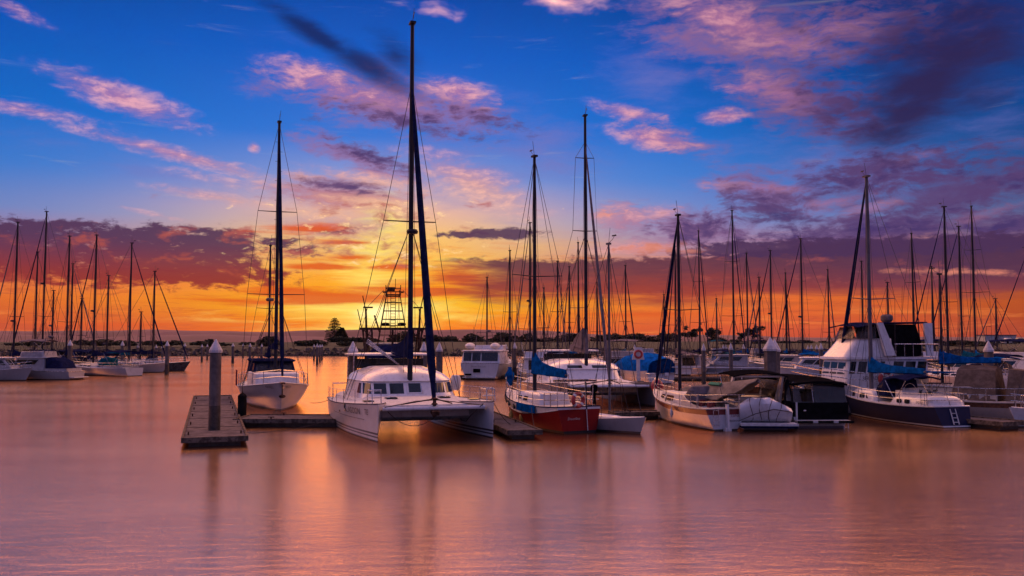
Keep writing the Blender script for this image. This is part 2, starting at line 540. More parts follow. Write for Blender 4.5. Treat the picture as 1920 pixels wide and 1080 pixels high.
def make_water():
    m, g = new_mat('water')
    co = g.n('ShaderNodeTexCoord').outputs['Object']
    n_big = g.noise(g.mapping(co, rot=(0, 0, R(12)), scale=(0.05, 0.12, 1)), 1.0, 4, 0.55)
    n_rip = g.noise(g.mapping(co, rot=(0, 0, R(-38)), scale=(1.0, 3.4, 1)), 1.0, 6, 0.68, 0.4)
    n_fin = g.noise(g.mapping(co, rot=(0, 0, R(-42)), scale=(4, 14, 1)), 1.0, 3, 0.6)
    b1 = g.n('ShaderNodeBump')
    b1.inputs['Strength'].default_value = 0.35
    b1.inputs['Distance'].default_value = 0.025
    g.put(b1.inputs['Height'], g.m('ADD', n_rip, g.m('MULTIPLY', n_fin, 0.35)))
    gl = g.n('ShaderNodeBsdfAnisotropic', distribution='GGX')
    g.put(gl.inputs['Color'], g.mix(g.rng(n_big, .35, .65), (0.98, 0.59, 0.38), (1.0, 0.65, 0.43)))
    g.put(gl.inputs['Roughness'], g.m('ADD', g.rng(n_big, 0.3, 0.7, 0.115, 0.155, smooth=False), g.m('MULTIPLY', n_rip, 0.07)))
    g.put(gl.inputs['Normal'], b1.outputs[0])
    df = g.n('ShaderNodeBsdfDiffuse')
    g.put(df.inputs['Color'], g.mix(g.rng(n_rip, .35, .65), (0.17, 0.080, 0.058), (0.22, 0.102, 0.075)))
    lw = g.n('ShaderNodeFresnel')
    lw.inputs['IOR'].default_value = 1.33
    fac = g.rng(lw.outputs[0], 0.02, 0.75, 0.78, 0.97, smooth=False)
    mx = g.n('ShaderNodeMixShader')
    g.put(mx.inputs[0], fac)
    g.put(mx.inputs[1], df.outputs[0])
    g.put(mx.inputs[2], gl.outputs[0])
    o = g.n('ShaderNodeOutputMaterial')
    g.put(o.inputs[0], mx.outputs[0])
    return m

wm = MB()
wm.add([(-6500, -200, 0), (6500, -200, 0), (6500, 6000, 0), (-6500, 6000, 0)], [(0, 1, 2, 3)])
water = wm.build('water', make_water(), smooth=False)
tag(water, 'smooth pinkish harbour water blurred by a long exposure', 'water', kind='structure')

# ------------------------------------------------------------------ the paints and cloths
STAIN = (0.16, 0.12, 0.09)
M = {
 'gel': mat('white_gelcoat', (0.62, 0.61, 0.62), 0.28, var=0.07, scale=1.5, coat=0.3, stain=(0.42, 0.36, 0.32)),
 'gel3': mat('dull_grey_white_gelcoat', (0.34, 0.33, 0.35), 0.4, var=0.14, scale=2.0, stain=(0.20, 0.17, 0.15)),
 'gel2': mat('chalky_white_paint', (0.58, 0.57, 0.56), 0.5, var=0.12, scale=2.0, stain=(0.30, 0.24, 0.20)),
 'cream': mat('cream_gelcoat', (0.56, 0.51, 0.45), 0.4, var=0.10, scale=2.0, stain=(0.26, 0.2, 0.16)),
 'deck': mat('nonskid_deck', (0.55, 0.54, 0.54), 0.7, var=0.12, scale=6, bump=0.3, bscale=60),
 'gdeck': mat('green_grey_deck', (0.30, 0.33, 0.27), 0.7, var=0.15, scale=5, bump=0.3, bscale=60),
 'navy': mat('navy_hull_paint', (0.010, 0.014, 0.045), 0.18, var=0.2, scale=1.2, coat=0.4),
 'red': mat('red_hull_paint', (0.20, 0.010, 0.010), 0.35, var=0.25, scale=1.6, coat=0.2, stain=(0.08, 0.012, 0.012)),
 'maroon': mat('maroon_stripe_paint', (0.12, 0.010, 0.014), 0.35, var=0.2, scale=2),
 'black': mat('black_vinyl', (0.008, 0.008, 0.010), 0.9, var=0.3, scale=5, spec=0.0),
 'bcanvas': mat('blue_canvas', (0.003, 0.075, 0.27), 0.85, var=0.28, scale=4, bump=0.9, bscale=7, spec=0.0),
 'bcanvas2': mat('bright_blue_tarpaulin', (0.006, 0.11, 0.42), 0.7, var=0.3, scale=3, bump=0.9, bscale=5, spec=0.0),
 'tcanvas': mat('teal_canvas', (0.01, 0.10, 0.16), 0.85, var=0.25, scale=4, bump=0.6, bscale=8, spec=0.0),
 'ncanvas': mat('navy_canvas', (0.012, 0.016, 0.055), 0.85, var=0.25, scale=4, bump=0.8, bscale=7, spec=0.0),
 'gcanvas': mat('grey_canvas', (0.17, 0.14, 0.15), 0.85, var=0.18, scale=3, bump=0.8, bscale=5, spec=0.0),
 'tan': mat('tan_canvas', (0.27, 0.22, 0.17), 0.9, var=0.18, scale=3, bump=0.9, bscale=5, spec=0.0),
 'brown': mat('brown_canvas', (0.14, 0.105, 0.085), 0.9, var=0.2, scale=3, bump=0.9, bscale=5, spec=0.0),
 'redc': mat('faded_red_canvas', (0.20, 0.035, 0.05), 0.85, var=0.2, scale=4, bump=0.5, bscale=8, spec=0.0),
 'mast': mat('dark_anodised_aluminium', (0.018, 0.020, 0.032), 0.6, 0.0, var=0.15, scale=1.5, spec=.15),
 'mastl': mat('weathered_aluminium', (0.09, 0.09, 0.11), 0.5, 0.0, var=0.15, scale=1.5, spec=.3),
 'chrome': mat('stainless_steel', (0.50, 0.48, 0.48), 0.25, 0.9, var=0.2, scale=8),
 'wire': mat('rigging_wire', (0.05, 0.045, 0.05), 0.5, 0.6, var=0.1),
 'rope': mat('mooring_rope', (0.10, 0.075, 0.065), 0.9, var=0.3, scale=30, spec=0.0),
 'wood': mat('varnished_wood', (0.13, 0.055, 0.028), 0.35, var=0.35, scale=6),
 'timber': mat('weathered_timber', (0.15, 0.115, 0.09), 0.8, var=0.35, scale=6, bump=0.5, bscale=25, spec=0.0),
 'concrete': mat('pontoon_concrete', (0.15, 0.125, 0.12), 0.85, var=0.2, scale=2.5, bump=0.4, bscale=30, stain=(0.07, 0.06, 0.055), spec=0.0),
 'wet': mat('wet_fouled_concrete', (0.028, 0.026, 0.024), 0.45, var=0.4, scale=6, bump=0.8, bscale=20),
 'cap': mat('white_pile_cap', (0.50, 0.49, 0.52), 0.6, var=0.15, scale=4, stain=(0.24, 0.2, 0.18)),
 'glass': mat('tinted_glass', (0.012, 0.016, 0.018), 0.06, var=0.2, scale=2),
 'rubber': mat('black_rubber', (0.015, 0.014, 0.014), 0.6, var=0.2, spec=0.0),
 'yellow': mat('yellow_fender', (0.45, 0.30, 0.07), 0.5, var=0.15),
 'ring': mat('red_lifebuoy', (0.38, 0.04, 0.045), 0.5, var=0.2, scale=5),
 'ringw': mat('white_lifebuoy_band', (0.6, 0.58, 0.55), 0.5, var=0.1),
 'rball': mat('red_ball_fender', (0.33, 0.03, 0.05), 0.4, var=0.2, scale=4),
 'green': mat('green_cloth', (0.01, 0.20, 0.11), 0.8, var=0.2),
 'rust': mat('rusty_steel', (0.085, 0.05, 0.038), 0.75, 0.2, var=0.4, scale=5, spec=0.0),
 'paintw': mat('trawler_white_paint', (0.50, 0.49, 0.47), 0.5, var=0.2, scale=2.5, stain=(0.2, 0.11, 0.07)),
 'blueh': mat('dark_blue_grey_hull', (0.020, 0.026, 0.040), 0.3, var=0.25, scale=1.5),
 'letterd': mat('dark_lettering', (0.02, 0.02, 0.03), 0.5, var=0.1),
 'letterg': mat('grey_lettering', (0.10, 0.11, 0.12), 0.5, var=0.1),
 'letterw': mat('pale_lettering', (0.45, 0.38, 0.36), 0.5, var=0.1),
 'letterr': mat('red_lettering', (0.16, 0.02, 0.03), 0.5, var=0.1),
}
# clear vinyl curtain
def clear_vinyl(name, col, alpha):
    m, g = new_mat(name)
    a = g.n('ShaderNodeBsdfTransparent')
    g.put(a.inputs[0], (0.72, 0.66, 0.62))
    b = g.n('ShaderNodeBsdfPrincipled')
    b.inputs['Base Color'].default_value = col + (1,)
    b.inputs['Roughness'].default_value = 0.15
    mx = g.n('ShaderNodeMixShader')
    co = g.n('ShaderNodeTexCoord').outputs['Object']
    g.put(mx.inputs[0], g.rng(g.noise(co, 3, 3), .35, .65, alpha - .1, alpha + .1))
    g.put(mx.inputs[1], a.outputs[0])
    g.put(mx.inputs[2], b.outputs[0])
    g.put(g.n('ShaderNodeOutputMaterial').inputs[0], mx.outputs[0])
    return m
M['vinyl'] = clear_vinyl('clear_vinyl_curtain', (0.05, 0.055, 0.055), 0.62)
M['vinyl2'] = clear_vinyl('scuffed_clear_vinyl', (0.16, 0.15, 0.15), 0.30)

def banded(name, base, bands, rough=0.28, var=0.08, stain=(0.42, 0.36, 0.32), coat=0.3):
    """hull paint with stripes at fixed heights over the water: bands = [(z, colour), ...] upward"""
    m, g = new_mat(name)
    co = g.n('ShaderNodeTexCoord').outputs['Object']
    sp = g.n('ShaderNodeSeparateXYZ')
    g.put(sp.inputs[0], co)
    z = g.m('DIVIDE', g.m('ADD', sp.outputs[2], 1.0), 4.0)
    colr = g.ramp(z, [((b[0] + 1.0) / 4.0, b[1]) for b in bands], 'CONSTANT')
    n1 = g.noise(co, 1.5, 6, 0.6)
    st = g.noise(g.mapping(co, scale=(3.5, 3.5, 0.5)), 1.6, 6, 0.65)
    col = g.mix(g.rng(n1, .35, .65, 0, var * 2.0), colr, g.mix(1.0, colr, (0.45, 0.42, 0.42), 'MULTIPLY'))
    low = g.rng(sp.outputs[2], 0.5, 0.0)
    col = g.mix(g.m('MULTIPLY', g.rng(st, .5, .72), g.m('ADD', 0.30, g.m('MULTIPLY', low, 0.3))), col, g.mix(1.0, colr, tuple(min(1, s * 1.2) for s in stain), 'MULTIPLY'))
    p = g.n('ShaderNodeBsdfPrincipled')
    g.put(p.inputs['Base Color'], col)
    p.inputs['Roughness'].default_value = rough
    p.inputs['Coat Weight'].default_value = coat
    p.inputs['Specular IOR Level'].default_value = 0.5 if coat else 0.1
    g.put(g.n('ShaderNodeOutputMaterial').inputs[0], p.outputs[0])
    return m
WH, NV, BK = (0.60, 0.59, 0.60), (0.012, 0.016, 0.05), (0.02, 0.02, 0.022)
M['h_white'] = banded('white_hull_dark_boot', WH, [(-1, BK), (0.07, WH)])
M['h_white2'] = banded('white_hull_two_stripes', WH, [(-1, BK), (0.04, WH), (0.13, BK), (0.19, WH), (0.26, BK), (0.33, WH)])
M['h_whiteb'] = banded('white_hull_blue_boot', (0.6, 0.6, 0.6), [(-1, (0.02, 0.03, 0.09)), (0.10, (0.6, 0.6, 0.6))])
M['h_grey'] = banded('grey_hull', (0.34, 0.33, 0.34), [(-1, BK), (0.08, (0.34, 0.33, 0.34))])
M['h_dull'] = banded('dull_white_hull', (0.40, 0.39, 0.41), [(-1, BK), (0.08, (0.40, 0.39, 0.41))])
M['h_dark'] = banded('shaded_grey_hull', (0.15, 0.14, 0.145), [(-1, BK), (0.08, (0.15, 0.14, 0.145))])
M['h_navy'] = banded('navy_hull_white_boot', NV, [(-1, (0.03, 0.01, 0.01)), (0.02, (0.6, 0.6, 0.6)), (0.09, NV)], rough=0.6, stain=(0.42, 0.4, 0.4), coat=0.0)
M['h_red'] = banded('red_hull_dark_boot', (0.20, 0.010, 0.010), [(-1, BK), (0.10, (0.20, 0.010, 0.010))], rough=0.5, stain=(0.42, 0.36, 0.32), coat=0.0)

# ------------------------------------------------------------------ hull
class Hull:
    def __init__(s, L, B, fs, fm, fb, tw=0.7, draft=0.4, over=0.6, back=0.0, tm=0.42, full=2.2, p0=0.24, p1=0.5, cy=0.0):
        s.L, s.B, s.f = L, B, (fs, fm, fb)
        s.tw, s.draft, s.over, s.back, s.tm, s.full, s.p0, s.p1, s.cy = tw, draft, over, back, tm, full, p0, p1, cy
    def hb(s, t):
        t = min(max(t, 0.0), 1.0)
        if t < s.tm:
            f = s.tw + (1 - s.tw) * math.sin(PI / 2 * t / s.tm)
        else:
            f = 1 - ((t - s.tm) / (1 - s.tm)) ** s.full
        return max(s.B / 2 * f, 0.015)
    def sz(s, t):
        a, b, c = s.f
        m = 0.45
        k = ((c - a) - (b - a) / m) / (1 - m)
        return a + (b - a) / m * t + k * t * (t - m)
    def pt(s, t, h, side):
        top = s.sz(t)
        z = -s.draft + (top + s.draft) * h
        y = s.hb(t) * (h ** (s.p0 + s.p1 * t * t)) if h > 0 else 0.0
        x = -s.L / 2 + t * (s.L - s.over) + s.over * h * t ** 2.5 + s.back * (1 - h) * (1 - t) ** 4
        return Vector((x, s.cy + side * y, z))
    def t_at(s, x):
        lo, hi = 0.0, 1.0
        for _ in range(24):
            mid = (lo + hi) / 2
            if s.pt(mid, 1, 1).x < x: lo = mid
            else: hi = mid
        return lo
    def side(s, x, z, sd, out=0.0):
        t = s.t_at(x)
        h = (z + s.draft) / (s.sz(t) + s.draft)
        p = s.pt(t, min(max(h, 0.01), 1), sd)
        return Vector((x, p.y + sd * out, z))
    def edge(s, x, sd, inset=0.0, up=0.0):
        t = s.t_at(x)
        return Vector((x, s.cy + sd * max(s.hb(t) - inset, 0.0), s.sz(t) + up))
    def hull(s, mats, parent, stripe=None, n=22, m=9, name='hull'):
        b = MB()
        hs = [0, .1, .25, .4, .55, .7, .8, .9, 1.0]
        def hrow(t):
            st = stripe(t) if callable(stripe) else stripe
            return [0, .12, .28, .45, st * .85, st, st + (1 - st) * .1, (st + 1) / 2, 1.0] if stripe else hs
        sk = 5
        k = len(hs)
        rows = []
        for i in range(n + 1):
            t = i / n
            t = t if t < 0.7 else 0.7 + 0.3 * (1 - max(0.0, 1 - (t - 0.7) / 0.3) ** 1.4)
            hr = hrow(t)
            rows.append([s.pt(t, h, -1) for h in reversed(hr)] + [s.pt(t, h, 1) for h in hr[1:]])
        q = len(rows[0])
        vs = [p for r in rows for p in r]
        for i in range(n):
            for j in range(q - 1):
                jj = j if j < k - 1 else 2 * (k - 1) - 1 - j
                b.cur = 1 if (stripe and k - 2 - jj >= sk) else 0
                b.f.append((i * q + j, (i + 1) * q + j, (i + 1) * q + j + 1, i * q + j + 1))
                b.mi.append(b.cur)
        b.v = [tuple(p) for p in vs]
        for j in range(k - 1):       # transom, split by rows so that the stripe runs round
            b.cur = 1 if (stripe and k - 2 - j >= sk) else 0
            a, c = j, q - 1 - j
            if j == k - 2:
                b.f.append((a, a + 1, c)); b.mi.append(b.cur)
            else:
                b.f.append((a, a + 1, c - 1, c)); b.mi.append(b.cur)
        b.f.append(tuple(n * q + j for j in range(q))); b.mi.append(0)
        return b.build(name, mats, parent, ang=50)
    def deck(s, m, parent, drop=0.02, inset=0.02, n=18, name='deck', camber=0.05):
        b = MB()
        rows = []
        for i in range(n + 1):
            t = i / n * 0.985
            c = s.pt(t, 1, 1).x
            w = max(s.hb(t) - inset, 0.01)
            z = s.sz(t) - drop
            rows.append([(c, s.cy + w * u, z + camber * (1 - u * u)) for u in (-1, -.5, 0, .5, 1)])
        b.loft(rows, False, False, closed=False)
        return b.build(name, m, parent)
    def rail(s, m, parent, r=0.03, up=0.01, x0=None, x1=None, name='toe_rail', both=True, n=20):
        b = MB()
        for sd in (-1, 1):
            pts = []
            for i in range(n + 1):
                t = i / n
                p = s.pt(t, 1, sd)
                if (x0 is not None and p.x < x0) or (x1 is not None and p.x > x1): continue
                pts.append((p.x, p.y, p.z + up))
            b.tube(pts, r, 5)
        if x0 is None:
            b.tube([s.pt(0, 1, -1) + Vector((0, 0, up)), s.pt(0, 1, 1) + Vector((0, 0, up))], r, 5)
        return b.build(name, m, parent)
    def stanchions(s, parent, x0, x1, k, h=0.6, r=0.014, wires=2, m=None, inset=0.05, sides=(-1, 1), name='guard_rail'):
        b = MB()
        for sd in sides:
            tops = []
            for i in range(k):
                x = x0 + (x1 - x0) * i / (k - 1)
                e = s.edge(x, sd, inset)
                b.tube([e, e + Vector((0, 0, h))], r, 5)
                tops.append(e)
            for wv_ in range(wires):
                zz = h * (1.0 - 0.48 * wv_) - 0.01
                b.tube([e + Vector((0, 0, zz)) for e in tops], r * 0.6, 4)
        return b.build(name, m or M['chrome'], parent)
    def pulpit(s, parent, x0, x1, h=0.65, r=0.017, m=None, name='pulpit', mid=True):
        b = MB()
        for hh in ((h, h * .5) if mid else (h,)):
            pts = []
            xs = [x0 + (x1 - x0) * i / 5 for i in range(6)]
            for x in xs: pts.append(s.edge(x, -1, 0.04) + Vector((0, 0, hh)))
            for x in reversed(xs[:-1] if x1 > 0 else xs): pts.append(s.edge(x, 1, 0.04) + Vector((0, 0, hh)))
            b.tube(pts, r, 5)
        for sd in (-1, 1):
            for x in (x0, (x0 + x1) / 2):
                e = s.edge(x, sd, 0.04)
                b.tube([e, e + Vector((0, 0, h))], r, 5)
        return b.build(name, m or M['chrome'], parent)

def rrect(xb, xf, wb, wf, z, r=0.2, k=3, y=0.0, crown=0.0):
    """plan ring, rounded corners, tapering from half-width wb (back) to wf (front)"""
    r = min(r, wb * .9, wf * .9, (xf - xb) * .45)
    pts = []
    for (cx, cyy, a0) in ((xf - r, wf - r, 0), (xb + r, wb - r, 90), (xb + r, -wb + r, 180), (xf - r, -wf + r, 270)):
        for i in range(k + 1):
            a = R(a0 + 90 * i / k)
            pts.append(Vector((cx + r * math.cos(a), y + cyy + r * math.sin(a), z)))
    return pts

class House:
    """a deckhouse: levels (z, x_back, x_front, half width back, half width front)"""
    def __init__(s, levels, r=0.2, y=0.0, k=3, crown=0.08):
        s.lv, s.r, s.y, s.k, s.crown = levels, r, y, k, crown
    def at(s, z):
        lv = s.lv
        for a, b in zip(lv, lv[1:]):
            if z <= b[0] or b is lv[-1]:
                f = (z - a[0]) / (b[0] - a[0])
                f = min(max(f, 0), 1)
                return [a[i] + (b[i] - a[i]) * f for i in range(5)]
    def mesh(s, name, m, parent):
        b = MB()
        rings = [rrect(l[1], l[2], l[3], l[4], l[0], s.r, s.k, s.y) for l in s.lv]
        z, xb, xf, wb, wf = s.lv[-1]
        if s.crown:
            dx, dw = (xf - xb), min(wb, wf)
            for q, hz in ((0.06, 0.45), (0.18, 0.8), (0.45, 1.0)):
                rings.append(rrect(xb + dx * q * .5, xf - dx * q * .5, wb - dw * q, wf - dw * q, z + s.crown * hz, s.r * (1 - q), s.k, s.y))
        b.loft(rings)
        return b.build(name, m, parent, ang=40)
    def ys(s, x, z):
        _, xb, xf, wb, wf = s.at(z)
        f = min(max((x - xb) / (xf - xb), 0), 1)
        return wb + (wf - wb) * f
    def side_win(s, b, x0, x1, z0, z1, sd, slant=0.0, rr=0.06, out=0.012, t=0.02):
        """window panel following the side; slant moves the top forward (+x)"""
        pts = []
        for (u, v) in ruv(x1 - x0, z1 - z0, rr):
            z = z0 + v * (z1 - z0)
            x = x0 + u * (x1 - x0) + slant * v
            pts.append(Vector((x, s.y + sd * (s.ys(x, z) + out), z)))
        if sd > 0: pts.reverse()
        b.plate(pts, -t * 0 + t)
        return b
    def front_win(s, b, y0, y1, z0, z1, rr=0.06, out=0.012, t=0.02, back=False):
        pts = []
        for (u, v) in ruv(y1 - y0, z1 - z0, rr):
            z = z0 + v * (z1 - z0)
            l = s.at(z)
            x = (l[1] - out) if back else (l[2] + out)
            pts.append(Vector((x, s.y + y0 + u * (y1 - y0), z)))
        b.plate(pts if not back else list(reversed(pts)), t)
        return b

def ruv(w, h, r, k=2):
    w, h = abs(w), abs(h)
    r = min(r, w / 2.2, h / 2.2)
    out = []
    for (cx, cz, a0) in ((w - r, h - r, 0), (r, h - r, 90), (r, r, 180), (w - r, r, 270)):
        for i in range(k + 1):
            a = R(a0 + 90 * i / k)
            out.append(((cx + r * math.cos(a)) / w, (cz + r * math.sin(a)) / h))
    return out

def text_mesh(body, size, mapf, m, parent, name='lettering', extrude=0.0, shear=0.0):
    cu = bpy.data.curves.new('text', 'FONT')
    cu.body = body
    cu.size = size
    cu.shear = shear
    cu.resolution_u = 2
    tmp = bpy.data.objects.new('text', cu)
    C.objects.link(tmp)
    dg = bpy.context.evaluated_depsgraph_get()
    me = bpy.data.meshes.new_from_object(tmp.evaluated_get(dg))
    bpy.data.objects.remove(tmp)
    bpy.data.curves.remove(cu)
    for v in me.vertices:
        v.co = mapf(v.co.x, v.co.y)
    me.name = name
    me.materials.clear()
    me.materials.append(m)
    o = bpy.data.objects.new(name, me)
    C.objects.link(o)
    o.parent = parent
    return o

# ------------------------------------------------------------------ rig
def rig(t, xm, z0, z1, r=0.07, y=0.0, sp=((0.5, 1.0),), fore=None, furl=None, fr=0.07, back=None, chain=(1.2, 0.6, -0.3),
        wr=0.011, boom=None, cover=None, radar=None, mm=None, spm=None, lean=0.0, aerial=True, ftop=1.0, halyards=True, cover_h=0.30, twin=False):
    """mast, spreaders, wires, boom, sail cover.  fore/back = (x, z) on the hull; chain = (half width, z, dx)"""
    mm = mm or M['mast']
    H = z1 - z0
    def mp(f):
        return Vector((xm - lean * H * f, y, z0 + H * f))
    b = MB()
    b.tube([mp(0), mp(0.75), mp(1)], r, 10, r * 0.72)
    b.box(mp(1) + Vector((0, 0, 0.02)), (r * 3.6, r * 2.2, 0.09))
    mo = b.build('mast', mm, t)
    for (f, w) in sp:
        b = MB()
        for sd in (-1, 1):
            b.tube([mp(f), mp(f) + Vector((-w * .22, sd * w, 0.05))], r * 0.30, 5, r * 0.2)
        b.build('spreader', spm or mm, t)
    b = MB()
    tops = [1.0] if ftop == 1.0 else [ftop]
    for sd in (-1, 1):
        pts = [mp(ftop * 0.995)]
        for (f, w) in sorted(sp, reverse=True):
            pts.append(mp(f) + Vector((-w * .22, sd * w, 0.05)))
        pts.append(Vector((xm + chain[2], y + sd * chain[0], chain[1])))
        b.tube(pts, wr, 4)
        f0, w0 = min(sp) if sp else (0.5, 1)
        b.tube([mp(f0 * 0.98), Vector((xm + chain[2] + 0.45, y + sd * chain[0] * 0.96, chain[1]))], wr, 4)
        b.tube([mp(f0 * 0.98), Vector((xm + chain[2] - 0.55, y + sd * chain[0] * 0.96, chain[1]))], wr, 4)
    if back:
        b.tube([mp(1), Vector((back[0], y, back[1]))], wr, 4)
    if halyards:
        for (dx, dy, f) in ((0.16, 0.1, .98), (-0.22, -0.12, .93)):
            b.tube([mp(f) + Vector((dx * .2, dy * .3, 0)), Vector((xm + dx, y + dy * 2.2, z0 + 0.4))], wr * .8, 4)
    b.build('rigging', M['wire'], t)
    if fore:
        top = mp(ftop * 0.985)
        bot = Vector((fore[0], y, fore[1]))
        if furl:
            b = MB()
            pts = [bot.lerp(top, q) for q in (0.02, 0.06, 0.10, 0.35, 0.7, 0.93, 1.0)]
            rad = [0.5, 0.6, 1.0, 0.95, 0.75, 0.45, 0.2]
            for i in range(len(pts) - 1):
                b.tube([pts[i], pts[i + 1]], fr * rad[i], 8, fr * rad[i + 1], caps=False)
            b.build('furled_sail', furl, t)
        else:
            MB().tube([bot, top], wr * 1.3, 4).build('forestay', M['wire'], t)
    if boom:
        bl, zb, rise = boom
        b = MB()
        b.tube([(xm - 0.08, y, zb), (xm - bl, y, zb + rise)], r * 0.62, 8)
        b.build('boom', M['mastl'], t)
        if cover:
            b = MB()
            rings = []
            rs = random.Random(int(abs(xm * 100 + bl * 37)))
            for i in range(11):
                f = i / 10
                x = xm + 0.12 - f * (bl + 0.05)
                z = zb + rise * f
                hh = cover_h * (1.0 + 1.6 * math.exp(-f * 6)) * (1 - 0.45 * f) + rs.uniform(-.02, .02)
                ww = 0.13 * (1 - 0.35 * f) + 0.03 * math.exp(-f * 8)
                ring = []
                for j in range(10):
                    a = 2 * PI * j / 10
                    ring.append((x, y + ww * math.cos(a) * (1.25 if math.sin(a) < 0 else .8), z + (hh * max(math.sin(a), 0) if math.sin(a) > 0 else 0.13 * math.sin(a))))
                rings.append(ring)
            b.loft(rings)
            b.build('sail_cover', cover, t)
    if radar:
        f = radar
        b = MB()
        p = mp(f) + Vector((0.32, 0, 0))
        b.lathe([(0.02, -0.12), (0.24, -0.10), (0.28, 0.0), (0.22, 0.10), (0.02, 0.13)], p, 12)
        b.box(mp(f) + Vector((0.12, 0, -0.14)), (0.34, 0.08, 0.05))
        b.build('radar_dome', M['mast'] if H > 12 else M['gcanvas'], t)
    if aerial:
        b = MB()
        p = mp(1)
        b.tube([p, p + Vector((0.02, 0.08, 0.75))], wr * .9, 4)
        b.tube([p + Vector((0, 0, 0.05)), p + Vector((0.25, 0, 0.2)), p + Vector((0.42, 0, 0.42))], wr * 0.9, 4)
        b.box(p + Vector((0.35, 0, 0.36)), (0.26, 0.02, 0.06))
        b.build('wind_vane', M['wire'], t)
    return mo

def hatch(parent, x, y, z, w=0.5, l=0.5, m='glass'):
    MB().box((x, y, z), (l, w, 0.05)).build('hatch', M[m], parent)

def ringbuoy(name, label, loc, rz=0.0, R0=0.26, r=0.075, parent=None, group=None):
    if parent is None:
        t = thing(name, label, 'lifebuoy', loc, rz, group)
        t.rotation_euler = (0, 0, rz)
        b = MB().torus((0, 0, 0), R0, r, 'x', 24, 8)
        b.build('foam_ring', M['ring'], t)
        q = MB()
        for k in range(4):
            a = PI / 4 + PI / 2 * k
            c = Vector((0, R0 * math.cos(a), R0 * math.sin(a)))
            tt = Vector((0, -math.sin(a), math.cos(a)))
            q.tube([c - tt * .05, c + tt * .05], r * 1.08, 10)
        each(q, 'white_band', M['ringw'], t)
        return t

def catenary(a, b, sag, n=12):
    a, b = Vector(a), Vector(b)
    return [a.lerp(b, i / n) - Vector((0, 0, sag * 4 * (i / n) * (1 - i / n))) for i in range(n + 1)]

def fender(parent_or_label, loc, m='rubber', L=0.55, r=0.12, name='fender', parent=None, label=None, group=None):
    b = MB()
    b.lathe([(0.02, -L / 2 - .06), (r * .6, -L / 2), (r, -L / 2 + .1), (r, L / 2 - .1), (r * .6, L / 2), (0.03, L / 2 + .07), (0.02, L / 2 + .12)], (0, 0, 0), 12)
    b.tube([(0, 0, L / 2 + .1), (0, 0, L / 2 + .55)], 0.012, 4)
    o = b.build(name, M[m], parent)
    o.location = loc
    if label: tag(o, label, 'fender', group)
    return o

def _ring_len(pts):
    return [0.0] + [sum((pts[i + 1] - pts[i]).length for i in range(k + 1)) for k in range(len(pts) - 1)]
def wrap_pt(h, d, z, out=0.012):
    """point on a house's outline, d metres round from the middle of its front (port positive)"""
    l = h.at(z)
    ring = rrect(l[1], l[2], l[3], l[4], z, h.r, h.k, h.y)
    if d < 0:
        ring = [Vector((p.x, 2 * h.y - p.y, p.z)) for p in ring]
    pts = [Vector((l[2], h.y, z))] + ring[:len(ring) // 2]
    rest = abs(d)
    for a, b in zip(pts, pts[1:]):
        q = (b - a).length
        if rest <= q:
            p = a.lerp(b, rest / q) if q > 0 else a
            tn = (b - a).normalized()
            break
        rest -= q
    else:
        p, tn = pts[-1], (pts[-1] - pts[-2]).normalized()
    nrm = Vector((tn.y, -tn.x, 0)) if d >= 0 else Vector((-tn.y, tn.x, 0))
    if nrm.x < 0 and abs(nrm.x) > abs(nrm.y): nrm = -nrm
    return p + nrm * out
def wrap_win(h, b, d0, d1, z0, z1, out=0.015, n=5, slant0=0.0, slant1=0.0):
    vs, fs = [], []
    for j in range(2):
        z = (z0, z1)[j]
        for i in range(n + 1):
            d = d0 + (d1 - d0) * i / n
            if j == 1: d += slant0 * (1 - i / n) + slant1 * (i / n)
            vs.append(wrap_pt(h, d, z, out))
    for j in range(2):
        z = (z0, z1)[j]
        for i in range(n + 1):
            d = d0 + (d1 - d0) * i / n
            if j == 1: d += slant0 * (1 - i / n) + slant1 * (i / n)
            vs.append(wrap_pt(h, d, z, out - 0.04))
    m = n + 1
    for i in range(n):
        fs.append((i, i + 1, m + i + 1, m + i))
        fs.append((2 * m + i, 3 * m + i, 3 * m + i + 1, 2 * m + i + 1))
        fs.append((i, 2 * m + i, 2 * m + i + 1, i + 1))
        fs.append((m + i, m + i + 1, 3 * m + i + 1, 3 * m + i))
    fs.append((0, m, 3 * m, 2 * m))
    fs.append((n, 2 * m + n, 3 * m + n, m + n))
    b.add(vs, fs)
def windows(h, parent, lst, m='glass', name='window'):
    for w in lst:
        b = MB()
        wrap_win(h, b, *w[:4], **(w[4] if len(w) > 4 else {}))
        b.build(name, M[m], parent, smooth=False)

def canopy(parent, x0, x1, w, z, m, arch=0.18, posts=True, name='canopy', t=0.05, y=0.0, zb=None, slope=0.0):
    """bimini: cloth arched across, on tubes"""
    b = MB()
    rings = []
    for i in range(9):
        f = i / 8
        x = x0 + (x1 - x0) * f
        zz = z + 0.07 * math.sin(PI * f) - 0.02 * math.sin(PI * f * 3) + slope * (f - .5)
        ring = []
        for j in range(9):
            u = -1 + j / 4
            ring.append((x, y + w * u, zz + arch * (1 - u * u)))
        for j in range(8, -1, -1):
            u = -1 + j / 4
            ring.append((x, y + w * u * .99, zz + arch * (1 - u * u) - t))
        rings.append(ring)
    b.loft(rings)
    o = b.build(name, m, parent)
    if posts:
        b = MB()
        zb = zb if zb is not None else z - 1.3
        for sd in (-1, 1):
            xm = (x0 + x1) / 2
            b.tube([(x0 + .08, y + sd * w * .97, z), (xm - .03, y + sd * w * .99, zb), (xm + .03, y + sd * w * .99, zb), (x1 - .08, y + sd * w * .97, z)], .016, 5)
            b.build('canopy_frame', M['chrome'], parent)
    return o

